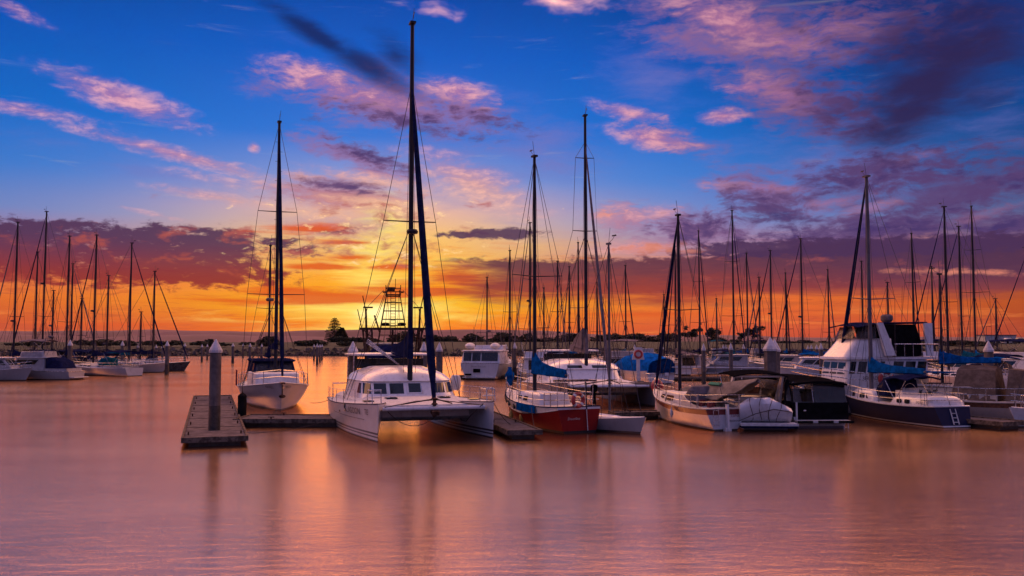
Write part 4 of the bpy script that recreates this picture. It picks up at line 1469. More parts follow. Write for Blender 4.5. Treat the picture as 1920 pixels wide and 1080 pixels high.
# ------------------------------------------------------------------ white and maroon sloop with the tan boom tent
def sloop_maroon():
    L, rz = 7.2, R(107)
    p = on_water(1362, 808)
    t = thing('sailboat', 'white sailboat with a maroon band and a sagging tan sail over its boom', 'sailboat', from_stern(p, rz, L), rz, 'sailing boats seen stern-on in the front row')
    h = Hull(L, 2.6, .98, 1.02, 1.48, tw=.78, draft=.32, over=.55, back=.05, full=2.1, p0=.42)
    h.hull([M['h_white'], M['maroon']], t, stripe=.80)
    h.deck(M['cream'], t)
    h.rail(M['cream'], t, r=.035)
    ch = House([(.98, -1.2, 2.1, .92, .62), (1.42, -1.0, 1.8, .84, .56), (1.50, -1.0, 1.7, .80, .50)], r=.25, crown=.07)
    ch.mesh('cabin', M['cream'], t)
    wins = []
    for a, c in ((.75, 1.25), (1.45, 2.5)):
        wins += [(a, c, 1.12, 1.38, {'slant0': .05, 'slant1': -.05}), (-c, -a, 1.12, 1.38, {'slant0': .05, 'slant1': -.05})]
    windows(ch, t, wins)
    hatch(t, .6, 0, 1.58)
    # cockpit coamings that step up to the cabin
    b = MB()
    for sd in (-1, 1):
        b.plate([(-1.1, sd * .92, .98), (-1.1, sd * .86, 1.48), (-1.7, sd * .90, 1.25), (-2.2, sd * .95, 1.12), (-3.1, sd * .9, 1.0), (-3.1, sd * .9, .92)], .06)
    b.build('cockpit_coaming', M['cream'], t)
    dodger(t, -1.75, -.95, .78, 1.2, 1.85, 'gcanvas', win=True)
    rig(t, .75, 1.5, 10.3, r=.085, sp=((.46, 1.0),), fore=(L / 2 - .15, 1.5), furl=M['ncanvas'], fr=.10, back=(-L / 2 + .1, 1.05), chain=(1.2, 1.08, -.1), wr=.013)
    # boom with sagging tent, lifted at its end
    b = MB()
    b.tube([(.65, 0, 1.62), (-4.7, 0, 2.22)], .05, 8)
    boom_ = b.build('boom', M['mastl'], t)
    b = MB()
    rings = []
    for i in range(15):
        f = i / 14
        x = .3 - 4.9 * f
        z = 1.68 + .58 * f
        sag = .62 * math.sin(PI * min(1, f * 1.05)) ** .7 + .12
        wd = .48 * math.sin(PI * (.12 + .80 * f)) + .05
        ring = []
        for j in range(9):
            u = -1 + j / 4
            ring.append((x, wd * u, z + .10 - sag * (u * u) ** .8 * (1 + .10 * math.sin(i * 1.7 + u))))
        for j in range(8, -1, -1):
            u = -1 + j / 4
            ring.append((x, wd * u * .94, z + .06 - sag * (u * u) ** .8 * (1 + .10 * math.sin(i * 1.7 + u))))
        rings.append(ring)
    b.loft(rings)
    tent = b.build('boom_tent', M['tan'], t)
    for o_ in (tent, boom_):
        o_.rotation_euler = (0, 0, R(12))
        o_.location = (.65 - .65 * math.cos(R(12)), -.65 * math.sin(R(12)), 0)
    MB().box((-2.0, -.38, 2.02), (.9, .16, .06), rz=.1, rx=-.7).build('green_cloth', M['green'], t)
    # rudder, ladder
    b = MB()
    b.box((-L / 2 - .12, 0, .62), (.16, .09, 1.15), ry=.06)
    b.box((-L / 2 - .10, 0, 0.02), (.20, .30, .26))
    b.build('rudder', M['gel'], t)
    b = MB()
    for yy in (.42, .68):
        b.tube([(-L / 2 - .06, yy, .95), (-L / 2 - .10, yy, .22)], .016, 5)
    for z in (.28, .5, .72, .92):
        b.tube([(-L / 2 - .09, .42, z), (-L / 2 - .09, .68, z)], .014, 5)
    b.build('boarding_ladder', M['chrome'], t)
    h.stanchions(t, -L * .40, L * .36, 5, h=.58, r=.016)
    h.pulpit(t, L * .34, L / 2 - .1, h=.62, r=.018)
    h.pulpit(t, -L * .34, -L / 2 + .08, h=.62, r=.018, name='stern_rail')
    xs = h.pt(0, .6, 1).x - .03
    text_mesh('Tarcoo', .20, lambda u, w: Vector((xs, -.22 - u, .62 + w)), M['letterr'], t, 'lettering')
    text_mesh('BRISBANE', .13, lambda u, w: Vector((xs, -.12 - u, .40 + w)), M['letterd'], t, 'lettering')
    fender(None, (-.9, 1.32, .62), 'gel', L=.3, r=.08, parent=t)
    # jerry cans and clutter in the cockpit
    b = MB()
    for k in range(5):
        b.box((-2.9 + .25 * k, .45 - .25 * (k % 3), 1.15), (.18, .14, .28), rz=.3 * k)
    each(b, 'jerry_can', M['maroon'], t)
    return t
mt_ = sloop_maroon()

# dinghy upside down with blue cover behind the maroon-banded boat
q = at_depth(1323, 739, 48)
t = thing('covered_dinghy', 'small dinghy under a dark blue cover behind the maroon-banded sailboat', 'dinghy', (q.x, q.y, 0), R(8))
hd = Hull(3.6, 1.5, .9, .9, 1.0, tw=.7, draft=.1, over=.3)
hd.hull(M['gel2'], t)
b = MB(); b.sphere((0, 0, .95), (1.6, .7, .38), 14, 8); b.build('boat_cover', M['ncanvas'], t)

# ------------------------------------------------------------------ sports cruiser with a shrouded tender
def express():
    L, rz = 8.6, R(86)
    p = on_water(1436, 806)
    t = thing('sports_cruiser', 'white sports cruiser with a black bimini and a shrouded tender on its stern', 'motorboat', from_stern(p, rz, L), rz, 'sports cruisers side by side with black canopies')
    h = Hull(L, 2.7, .85, .95, 1.4, tw=.9, draft=.4, over=.9, p0=.2)
    h.hull(M['h_whiteb'], t)
    h.deck(M['deck'], t)
    MB().box((-L / 2 - .45, 0, .30), (.9, 2.5, .10)).build('swim_platform', M['deck'], t)
    MB().box((-L / 2 - .43, 0, .2), (.84, 2.44, .10)).build('platform_fender', M['ncanvas'], t)
    ch = House([(.9, -.4, 3.0, 1.15, .7), (1.25, -.4, 2.2, 1.1, .6)], r=.3, crown=.08)
    ch.mesh('foredeck_cabin', M['gel'], t)
    windows(ch, t, [(1.1, 2.4, 1.0, 1.18), (-2.4, -1.1, 1.0, 1.18)])
    # raked windscreen and sports arch
    ws = House([(1.1, -2.6, 1.1, 1.18, .9), (1.75, -2.6, .35, 1.12, .75)], r=.3, crown=0)
    windows(ws, t, [(-.8, .8, 1.12, 1.7), (.95, 2.6, 1.12, 1.7), (-2.6, -.95, 1.12, 1.7)], 'vinyl', 'windscreen')
    b = MB()
    for sd in (-1, 1):
        b.plate([(-1.3, sd * 1.22, 1.0), (-2.0, sd * 1.22, 1.0), (-3.1, sd * 1.12, 2.36), (-2.75, sd * 1.12, 2.36)], .09)
    b.box((-2.92, 0, 2.36), (.36, 2.3, .08))
    each(b, 'sports_arch', M['gel'], t)
    canopy(t, -3.4, .9, 1.25, 2.38, M['black'], arch=.16, zb=1.0)
    b = MB()
    for sd in (-1, 1):
        b.plate([(-1.2, sd * 1.2, 1.2), (.6, sd * 1.12, 1.5), (.85, sd * 1.15, 2.3), (-2.6, sd * 1.2, 2.3)], .015)
    each(b, 'side_curtain', M['vinyl2'], t)
    # tender standing on its edge under a white cover, lashed
    td = thing('tender', 'white shrouded inflatable tender lashed on a swim platform', 'dinghy', t.matrix_basis @ Vector((-L / 2 - .28, .10, .36)), rz)
    b = MB()
    rings = []
    for i in range(13):
        f = i / 12
        y = -1.15 + 2.3 * f
        hh = 1.22 * (math.sin(PI * (.12 + .74 * f)) ** .5) * (.78 + .24 * f)
        ww = .30 + .10 * math.sin(PI * f)
        ring = []
        for j in range(12):
            a = 2 * PI * j / 12
            ring.append((ww * math.cos(a) * (1 + .08 * math.sin(3 * a + i)) - .15 * math.sin(a), y, .02 + hh * (.5 + .5 * math.sin(a)) * (1 + .04 * math.sin(5 * a + i * 1.3))))
        rings.append(ring)
    b.loft(rings)
    b.build('hull_cover', M['gel'], td)
    b = MB()
    for i, f in enumerate((.25, .42, .6, .78)):
        y = -1.15 + 2.3 * f
        hh = 1.22 * (math.sin(PI * (.12 + .74 * f)) ** .5) * (.78 + .24 * f)
        ww = .30 + .10 * math.sin(PI * f)
        b.tube([(ww * math.cos(a) * 1.12 - .15 * math.sin(a), y + .1 * math.sin(a * 2 + i), .02 + hh * (.5 + .5 * math.sin(a)) * 1.05 + .01) for a in [PI * (.35 + 1.2 * q / 9) for q in range(10)]], .014, 4)
    b.tube([(-.42, -1.1, .5), (-.47, -.3, .62), (-.47, .5, .42), (-.4, 1.2, .1)], .018, 4)
    b.build('lashing', M['rope'], td)
    return t
express()

def blackboat():
    L, rz = 8.0, R(92.5)
    p = on_water(1539, 803)
    t = thing('sports_cruiser', 'cruiser with a black stern panel and fully enclosed clear-curtained cockpit', 'motorboat', from_stern(p, rz, L), rz, 'sports cruisers side by side with black canopies')
    h = Hull(L, 2.75, .52, .9, 1.35, tw=.92, draft=.4, over=.9, p0=.2)
    h.hull(M['h_whiteb'], t)
    h.deck(M['deck'], t)
    xs = -L / 2
    MB().box((xs - .30, 0, .34), (.6, 2.5, .09)).build('swim_platform', M['gel2'], t)
    b = MB()
    for y0 in (-.95, 0, .95):
        b.box((xs - .62, y0, .34), (.05, .7, .12))
    each(b, 'platform_bumper', M['rubber'], t)
    b = MB()
    b.box((xs + .02, -.1, .79), (.12, 2.4, .78))
    b.build('transom_panel', M['black'], t)
    MB().box((xs + .0, 1.13, .79), (.16, .06, .80)).build('transom_edge', M['gel'], t)
    b = MB()
    b.sphere((xs - .06, .75, .82), (.03, .07, .03), 8, 4)
    b.build('transom_light', M['gel'], t)
    for sd in (-1, 1):
        b = MB()
        b.plate([(xs, sd * 1.26, .5), (1.8, sd * 1.26, .9), (1.8, sd * 1.2, 1.2), (xs, sd * 1.25, 1.18)], .06)
        b.build('cockpit_side', M['black'], t)
    # canopy roof
    canopy(t, xs - .05, 1.2, 1.28, 2.12, M['black'], arch=.12, zb=1.1, slope=.16, t=.10)
    # clear panels
    b = MB(); b.plate([(xs + .02, -1.24, 1.18), (xs + .02, .25, 1.18), (xs + .25, .25, 2.1), (xs + .25, -1.22, 2.1)], .012); b.build('stern_curtain', M['vinyl'], t)
    b = MB(); b.plate([(xs + .02, .85, 1.18), (xs + .02, 1.24, 1.18), (xs + .25, 1.22, 2.1), (xs + .25, .95, 2.1)], .012); b.build('rolled_curtain', M['vinyl2'], t)
    for sd in (-1, 1):
        b = MB(); b.plate([(xs + .1, sd * 1.25, 1.18), (1.2, sd * 1.2, 1.25), (1.0, sd * 1.2, 2.2), (xs + .25, sd * 1.24, 2.1)], .012); b.build('side_curtain', M['vinyl'], t)
    b = MB()
    b.plate([(xs - .06, 1.28, 1.05), (xs - .02, 1.70, 1.1), (xs + .9, 1.34, 2.2), (xs + .5, 1.28, 2.2)], .02)
    b.build('loose_curtain', M['black'], t)
    b = MB()
    b.plate([(xs - .10, 1.38, 1.25), (xs - .07, 1.62, 1.28), (xs + .55, 1.40, 1.95), (xs + .38, 1.32, 1.95)], .012)
    b.build('curtain_window', M['vinyl2'], t)
    b = MB()
    for sd in (-1, 1):
        b.plate([(-1.6, sd * 1.3, 1.05), (-2.0, sd * 1.3, 1.05), (-2.7, sd * 1.26, 2.2), (-2.4, sd * 1.26, 2.2)], .07)
    each(b, 'sports_arch', M['gel'], t)
    # seats and helm inside
    b = MB()
    b.box((-1.6, -.5, 1.1), (.5, .6, .9)); b.box((-.2, -.5, 1.2), (.3, 1.0, .8)); b.box((-3.1, .2, .9), (.5, 1.6, .5))
    each(b, 'helm_seat', M['deck'], t)
    b = MB(); b.torus((-.45, -.5, 1.6), .18, .02, 'x', 14, 5); b.build('steering_wheel', M['black'], t)
    MB().tube([(xs + .05, .3, 1.15), (xs + .3, .3, 2.1)], .022, 5).build('canopy_frame', M['chrome'], t)
    b = MB()
    for yy in (-1.05, -.85):
        b.tube([(xs - .55, yy, .34), (xs - .62, yy, -.3)], .016, 5)
    for z in (-.1, .1):
        b.tube([(xs - .6, -1.05, z), (xs - .6, -.85, z)], .014, 5)
    b.build('swim_ladder', M['chrome'], t)
    ch = House([(.95, 1.0, 3.0, 1.1, .7), (1.3, 1.0, 2.4, 1.0, .6)], r=.3, crown=.08)
    ch.mesh('foredeck_cabin', M['gel'], t)
    windows(ch, t, [(1.1, 2.0, 1.02, 1.2), (-2.0, -1.1, 1.02, 1.2)])
    h.pulpit(t, 1.2, L / 2 - .1, h=.5)
    return t
blackboat()

# ------------------------------------------------------------------ navy-hulled sloop at the right
def sloop_navy():
    L, rz = 9.4, R(103)
    p = on_water(1786, 801)
    t = thing('sailboat', 'navy blue hulled sailboat with a white aft cabin and a navy spray hood', 'sailboat', from_stern(p, rz, L), rz, 'sailing boats seen stern-on in the front row')
    h = Hull(L, 2.9, .95, .92, 1.35, tw=.66, draft=.4, over=.8, back=-.45, full=2.1)
    h.hull(M['h_navy'], t)
    h.deck(M['deck'], t)
    h.rail(M['gel'], t, r=.04)
    ac = House([(.90, -L / 2 + .1, -1.5, 1.0, 1.15), (1.22, -L / 2 + .2, -1.75, .95, 1.1), (1.36, -L / 2 + .4, -2.0, .8, .95)], r=.35, k=4, crown=.06)
    ac.mesh('aft_cabin', M['gel'], t)
    for sd in (-1, 1):
        for xa in (-2.55, -3.1):
            b = MB(); ac.side_win(b, xa, xa + .34, 1.0, 1.2, sd); b.build('window', M['glass'], t)
    b = MB()
    fc = House([(.88, -.4, 3.1, 1.05, .6), (1.30, -.3, 2.8, .98, .55), (1.42, -.2, 2.6, .92, .5)], r=.3, crown=.07)
    fc.mesh('cabin', M['gel'], t)
    for sd in (-1, 1):
        for a, c in ((-.05, .5), (.65, 1.2), (1.75, 2.0)):
            b = MB(); fc.side_win(b, a, c, 1.04, 1.28, sd); b.build('window', M['glass'], t)
    dodger(t, -1.25, -.15, .95, 1.25, 2.12, 'ncanvas', win=True)
    canopy(t, -2.9, -1.1, 1.05, 2.12, M['ncanvas'], zb=1.1)
    b = MB(); b.box((-1.9, .3, 1.35), (.5, .9, .45)); b.box((-1.4, -.3, 1.4), (.25, .8, .5)); b.build('cockpit_seat', M['gel'], t)
    b = MB(); b.torus((-1.75, 0, 1.55), .35, .018, 'x', 18, 5); b.tube([(-1.75, 0, 1.1), (-1.7, 0, 1.55)], .05, 6); b.build('steering_wheel', M['chrome'], t)
    rig(t, 1.35, 1.45, 12.9, r=.11, sp=((.42, 1.35),), fore=(L / 2 - .2, 1.45), furl=M['ncanvas'], fr=.115, back=(-L / 2 + .1, 1.0), chain=(1.35, 1.0, -.1), wr=.013,
        boom=(4.3, 2.45, .05), cover=M['bcanvas'], cover_h=.34, mm=M['mastl'])
    h.stanchions(t, -L * .44, L * .34, 6, h=.62, r=.016)
    h.pulpit(t, L * .34, L / 2 - .1, h=.66, r=.02)
    h.pulpit(t, -L * .42, -L / 2 + .1, h=.6, r=.018, name='stern_rail')
    xs = lambda z: h.pt(0, (z + .4) / 1.35, 1).x - .025
    b = MB()
    for yy in (-.12, .16):
        b.tube([(xs(.85), yy, .85), (xs(.15) - .02, yy, .15)], .028, 5)
    for z in (.25, .45, .65):
        b.tube([(xs(z) - .02, -.12, z), (xs(z) - .02, .16, z)], .02, 5)
    b.build('boarding_ladder', M['gel2'], t)
    text_mesh('SP250Z', .17, lambda u, w: wrap_pt_back(ac, u, 1.04 + w), M['letterd'], t, 'lettering')
    solar_rack(t, -L / 2 + .9, 2.0, 1.2, .5, 1.2)
    return t
def wrap_pt_back(h, u, z):
    x = -3.55 - u * .9
    return Vector((x, h.ys(x, z) + .03, z))
sloop_navy()

# ------------------------------------------------------------------ flybridge trawler behind it
def trawler():
    L, rz = 13.0, R(192)
    q = at_depth(1606, 640, 50)
    t = thing('flybridge_cruiser', 'large white flybridge cruiser with dark canopies and a radar on its arch', 'motorboat', (q.x, q.y, 0), rz)
    t.scale = (.64, 1, 1)
    h = Hull(L, 4.2, 1.3, 1.35, 2.0, tw=.85, draft=.5, over=1.5, p0=.2)
    h.hull(M['h_white'], t)
    h.deck(M['deck'], t)
    h.rail(M['gel'], t, r=.05)
    s = House([(1.35, -5.2, 2.5, 1.75, 1.35), (2.35, -5.2, 2.35, 1.72, 1.32), (2.95, -5.2, 2.15, 1.70, 1.28), (3.02, -6.3, 2.5, 1.85, 1.40), (3.14, -6.3, 2.45, 1.85, 1.40)], r=.3, k=4, crown=.03)
    s.mesh('saloon', M['gel'], t)
    wl = []
    wf = 1.3
    for sd in (-1, 1):
        for a, c in ((wf + .12, wf + .62), (wf + .85, wf + 1.6), (wf + 1.85, wf + 2.6), (wf + 2.8, wf + 3.2), (wf + 4.0, wf + 4.9), (wf + 5.1, wf + 6.0), (wf + 6.2, wf + 7.0)):
            wl.append((a, c, 2.25, 2.90) if sd > 0 else (-c, -a, 2.25, 2.90))
    wl += [(-1.1, -.4, 2.2, 2.85), (-.33, .33, 2.2, 2.85), (.4, 1.1, 2.2, 2.85)]
    windows(s, t, wl)
    f = House([(3.14, -1.9, 2.35, 1.70, 1.25), (3.6, -1.9, 1.7, 1.66, 1.15), (4.12, -1.9, 1.05, 1.6, 1.0), (4.16, -1.9, 1.0, 1.56, .96)], r=.35, k=4, crown=0)
    f.mesh('flybridge', M['gel'], t)
    b = MB()
    for sd in (-1, 1):
        b.plate([(-.9, sd * 1.68, 3.2), (-1.9, sd * 1.68, 3.2), (-.9, sd * 1.5, 5.0), (-.35, sd * 1.5, 5.0)], .14)
        b.plate([(-4.9, sd * 1.7, 3.2), (-5.5, sd * 1.7, 3.2), (-5.7, sd * 1.5, 5.0), (-4.9, sd * 1.5, 5.0)], .12)
    each(b, 'radar_arch', M['gel'], t)
    b = MB()
    for sd in (-1, 1):
        b.tube([(-.6, sd * 1.5, 5.0), (-5.3, sd * 1.5, 5.04)], .05, 6)
    b.tube([(-5.3, -1.5, 5.04), (-5.3, 1.5, 5.04)], .05, 6)
    b.build('hardtop_frame', M['ncanvas'], t)
    w = House([(4.14, -.8, 1.35, 1.45, 1.0), (4.85, -.8, .85, 1.4, .9)], r=.3, k=4, crown=0)
    windows(w, t, [(-.9, .9, 4.15, 4.8), (1.05, 2.6, 4.15, 4.78), (-2.6, -1.05, 4.15, 4.78)], 'vinyl2', 'windscreen')
    canopy(t, -1.2, 1.3, 1.5, 4.86, M['ncanvas'], arch=.12, posts=False, slope=-.14)
    e = House([(3.18, -4.9, -1.7, 1.6, 1.6), (4.0, -4.75, -1.6, 1.55, 1.55), (4.9, -4.4, -1.1, 1.45, 1.45)], r=.2, crown=.05)
    e.mesh('bridge_enclosure', M['black'], t)
    b = MB()
    for sd in (-1, 1):
        b.tube([(-1.8, sd * 1.78, 3.85), (-6.1, sd * 1.78, 3.85)], .03, 5)
        for k in range(6):
            b.tube([(-1.9 - .84 * k, sd * 1.78, 3.15), (-1.9 - .84 * k, sd * 1.78, 3.85)], .022, 5)
    b.tube([(-6.1, -1.78, 3.85), (-6.1, 1.78, 3.85)], .03, 5)
    b.build('boat_deck_rail', M['chrome'], t)
    b = MB()
    b.lathe([(.03, 0), (.32, .04), (.42, .16), (.42, .36), (.3, .46), (.03, .47)], (-2.6, .4, 5.05), 16)
    b.build('radar_dome', M['gcanvas'], t)
    b = MB()
    for x in (-1.2, -3.6, -5.2):
        b.tube([(x, -.6, 5.0), (x - .15, -.6, 7.2)], .015, 4)
    b.build('whip_aerial', M['wire'], t)
    h.pulpit(t, 1.0, L / 2 - .2, h=.8, r=.028)
    h.stanchions(t, -6.0, 1.0, 7, h=.8, r=.02)
    for sd in (-1, 1):
        b = MB()
        b.sphere((4.3, sd * 1.2, 1.62), (.12, .05, .1), 8, 5)
        b.build('porthole', M['glass'], t)
    text_mesh('BERNADETTE', .30, lambda u, w: Vector((1.35 - u * 1.25, 1.80, 1.90 + w)), M['letterd'], t, 'lettering')
    b = MB()
    for sd in (-1, 1):
        b.box((2.2, sd * 1.2, 1.7), (.5, .35, .28))
    each(b, 'deck_locker', M['gel'], t)
    lb = t.matrix_basis @ Vector((-.75, 1.92, 1.98))
    ringbuoy('lifebuoy', 'red and white lifebuoy on the side of the flybridge cruiser', lb, rz + PI / 2, .36, .12)
    return t
trawler()

# ------------------------------------------------------------------ second, dome-roofed catamaran in the middle
c2 = R(-80)
q = at_depth(1143, 640, 54.3)
t2, _, _ = catamaran('catamaran', 'white dome-roofed catamaran with a grey sail stack, bows-on in the second row', (q.x - math.cos(c2) * 5.6, q.y - math.sin(c2) * 5.6, 0), c2, L=12, hy=2.75, mast=19.4, big=False, cover='gcanvas')
b = MB()                                   # peaked grey sail bag at the gooseneck
b.loft([[( -.4, .22, 3.5), (-.4, -.22, 3.5), (-3.2, -.22, 3.7), (-3.2, .22, 3.7)], [(-.5, .14, 4.9), (-.5, -.14, 4.9), (-3.0, -.1, 4.15), (-3.0, .1, 4.15)]])
b.build('sail_bag', M['gcanvas'], t2, smooth=False)
q = at_depth(1232, 724, 51)
b = MB(); b.sphere((0, 0, 0), (.36, .36, .42), 14, 9); b.tube([(0, 0, .4), (0, 0, .62)], .04, 6)
o = b.build('ball_fender', M['rball'], None); o.location = q
tag(o, 'large round red fender hanging at the tip of the dome-roofed catamaran', 'fender')

# ------------------------------------------------------------------ cruiser stern-on behind the catamaran
t, h, zd, zr = cruiser('motor_cruiser', 'boxy white aft-cabin cruiser seen stern-on right of the big catamaran', from_stern(on_water(900, 712), R(78), 12), R(78), L=12, B=4.6,
        fb=(1.7, 1.6, 2.1), fly=True, top=None, cabin=(1.35, 1), radar=True, rods=True)
a = House([(1.65, -5.9, -2.0, 2.15, 2.2), (2.6, -5.7, -2.0, 2.0, 2.1), (2.9, -5.6, -2.0, 1.95, 2.05), (2.96, -5.9, -2.0, 2.1, 2.1), (3.04, -5.9, -2.0, 2.1, 2.1)], r=.25, crown=.06)
a.mesh('aft_cabin', M['gel'], t)
b = MB()
for y0, y1 in ((-1.85, -.1), (0.0, .9), (1.0, 1.85)):
    a.front_win(b, y0, y1, 1.95, 2.82, back=True)
each(b, 'stern_window', M['glass'], t)
text_mesh('Moon Shadow', .28, lambda u, w: Vector((-6.0, 1.0 - u, 1.28 + w)), M['letterg'], t, 'lettering')
MB().box((-6.05, .35, .95), (.06, .75, .38)).build('exhaust_plate', M['black'], t)
MB().box((-6.35, 1.2, .55), (.5, .6, .16)).build('stern_step', M['black'], t)
b = MB()
b.sphere((-4, 1.6, 3.5), (1.2, .5, .35)); b.sphere((-4.2, -1.2, 3.5), (1.0, .5, .35))
each(b, 'stowed_gear', M['gel2'], t)

# ------------------------------------------------------------------ trawler with the lattice tower
def fishing():
    q = at_depth(737, 640, 86)
    t = thing('fishing_trawler', 'steel fishing trawler with a lattice tower and gantry against the sunset', 'trawler', (q.x, q.y, 0), R(97))
    h = Hull(15, 5.0, 1.2, 1.3, 2.4, tw=.8, draft=.5, over=1.2, p0=.2)
    h.hull(M['h_white'], t)
    h.deck(M['timber'], t)
    h.rail(M['rust'], t, r=.07)
    s = House([(1.3, 0, 5.2, 1.8, 1.5), (3.6, 0, 4.9, 1.75, 1.45), (3.7, -.4, 5.3, 2.0, 1.7), (3.82, -.4, 5.3, 2.0, 1.7)], r=.25, crown=.03)
    s.mesh('wheelhouse', M['paintw'], t)
    windows(s, t, [(-1.2, -.1, 2.6, 3.3), (.1, 1.2, 2.6, 3.3), (1.8, 2.8, 2.6, 3.3), (-2.8, -1.8, 2.6, 3.3)])
    b = MB(); s.front_win(b, -1.2, 1.2, 1.5, 3.3, back=True); b.build('wheelhouse_door', M['glass'], t)
    b = MB()                                   # aft gantry
    b.box((-4.6, 0, 5.15), (.28, 6.0, .22))
    for sd in (-1, 1):
        for w_ in (1.9, 2.7):
            b.tube([(-4.6, sd * w_, 5.1), (-4.6, sd * w_ * .85, 1.2)], .09, 6)
        b.tube([(-4.6, sd * 2.3, 5.1), (-2.6, sd * 2.0, 1.3)], .07, 6)
        b.tube([(-4.6, sd * 1.9, 4.4), (-4.6, sd * 2.7, 5.1)], .05, 5)
    b.tube([(-4.6, 0, 5.1), (-4.6, 0, 1.4)], .10, 6)
    b.tube([(-4.6, -2.0, 3.4), (-4.6, 2.0, 3.4)], .06, 6)
    b.build('gantry', M['rust'], t)
    b = MB()                                   # lattice tower
    def leg(u, v, z):
        f = (z - 3.6) / 5.4
        return Vector((-1.2 + u * (1.1 - .65 * f), v * (1.45 - .9 * f), z))
    for u in (-1, 1):
        for v_ in (-1, 1):
            b.tube([leg(u, v_, 3.2), leg(u, v_, 8.9)], .048, 5)
    for z in (4.6, 5.5, 6.1, 6.9, 7.7, 8.3):
        for u in (-1, 1):
            b.tube([leg(u, -1, z), leg(u, 1, z)], .033, 5)
            b.tube([leg(-1, u, z), leg(1, u, z)], .033, 5)
    for v_ in (-.22, .22):
        b.tube([(-2.1, v_, 4.0), (-1.75, v_, 8.7)], .035, 5)
    for k in range(15):
        z = 4.2 + k * .3
        b.tube([(-2.08 + .07 * (z - 4), -.22, z), (-2.08 + .07 * (z - 4), .22, z)], .025, 4)
    tw = b.build('tower', M['rust'], t)
    b = MB()
    b.box((-1.2, 0, 8.45), (1.2, 1.4, .08))
    for z in (8.75, 9.05):
        b.tube([(-1.8, -.7, z), (-1.8, .7, z), (-.6, .7, z), (-.6, -.7, z), (-1.8, -.7, z)], .028, 5)
    for v_ in (-.7, .7):
        for u in (-1.8, -.6):
            b.tube([(u, v_, 8.4), (u, v_, 9.35)], .04, 5)
    b.box((-1.2, .2, 9.0), (.5, .7, .35))
    b.tube([(-1.2, -.2, 9.0), (-1.2, -.2, 10.0)], .03, 5)
    b.tube([(-1.4, -.7, 8.7), (-1.4, -1.0, 8.7)], .09, 6); b.tube([(-1.4, .7, 8.7), (-1.4, 1.0, 8.7)], .09, 6)
    b.build('crows_nest', M['rust'], t)
    b = MB()
    for y in (-1.1, .9):
        b.sphere((-2.4, y * .75, 5.62), (.22, .42, .16), 8, 5)
    each(b, 'floodlight', M['black'], t)
    for sd in (-1, 1):
        b = MB()
        b.tube([(-2.0, sd * 2.35, 1.3), (-2.0, sd * 2.55, 7.1)], .13, 7, .10)
        b.box((-2.0, sd * 2.35, 7.2), (.2, .9, .14))
        b.tube([(-2.0, sd * 2.6, 7.1), (-2.0, sd * 2.85, 8.3)], .05, 5)
        b.tube([(-2.3, sd * 2.7, 4.4), (-2.3, sd * 3.3, 7.0)], .045, 5)
        b.build('outrigger', M['rust'], t)
    b = MB()
    for sd in (-1, 1):
        b.tube([(-1.4, sd * .9, 8.9), (-2.0, sd * 2.35, 7.3)], .022, 4)
        b.tube([(-4.6, sd * 2.8, 5.2), (-2.0, sd * 2.4, 7.1)], .022, 4)
        b.tube([(-1.2, sd * .5, 8.5), (-7.2, sd * .9, 1.4)], .022, 4)
        b.tube([(-1.2, sd * .6, 8.9), (6.8, sd * .2, 2.4)], .022, 4)
    b.build('stay_wire', M['wire'], t)
    b = MB()
    b.tube([(-4.2, 1.2, 4.9), (-3.4, 1.7, 6.4)], .08, 6)
    b.lathe([(.1, -.5), (.45, -.45), (.45, .45), (.1, .5)], (-3.0, -.8, 2.0), 12)
    each(b, 'winch', M['rust'], t)
    b = MB()
    rs = random.Random(5)
    b.sphere((-5.6, .6, 2.4), (1.4, 1.7, 1.3), 12, 8)
    b.build('net_pile', M['ncanvas'], t)
fishing()

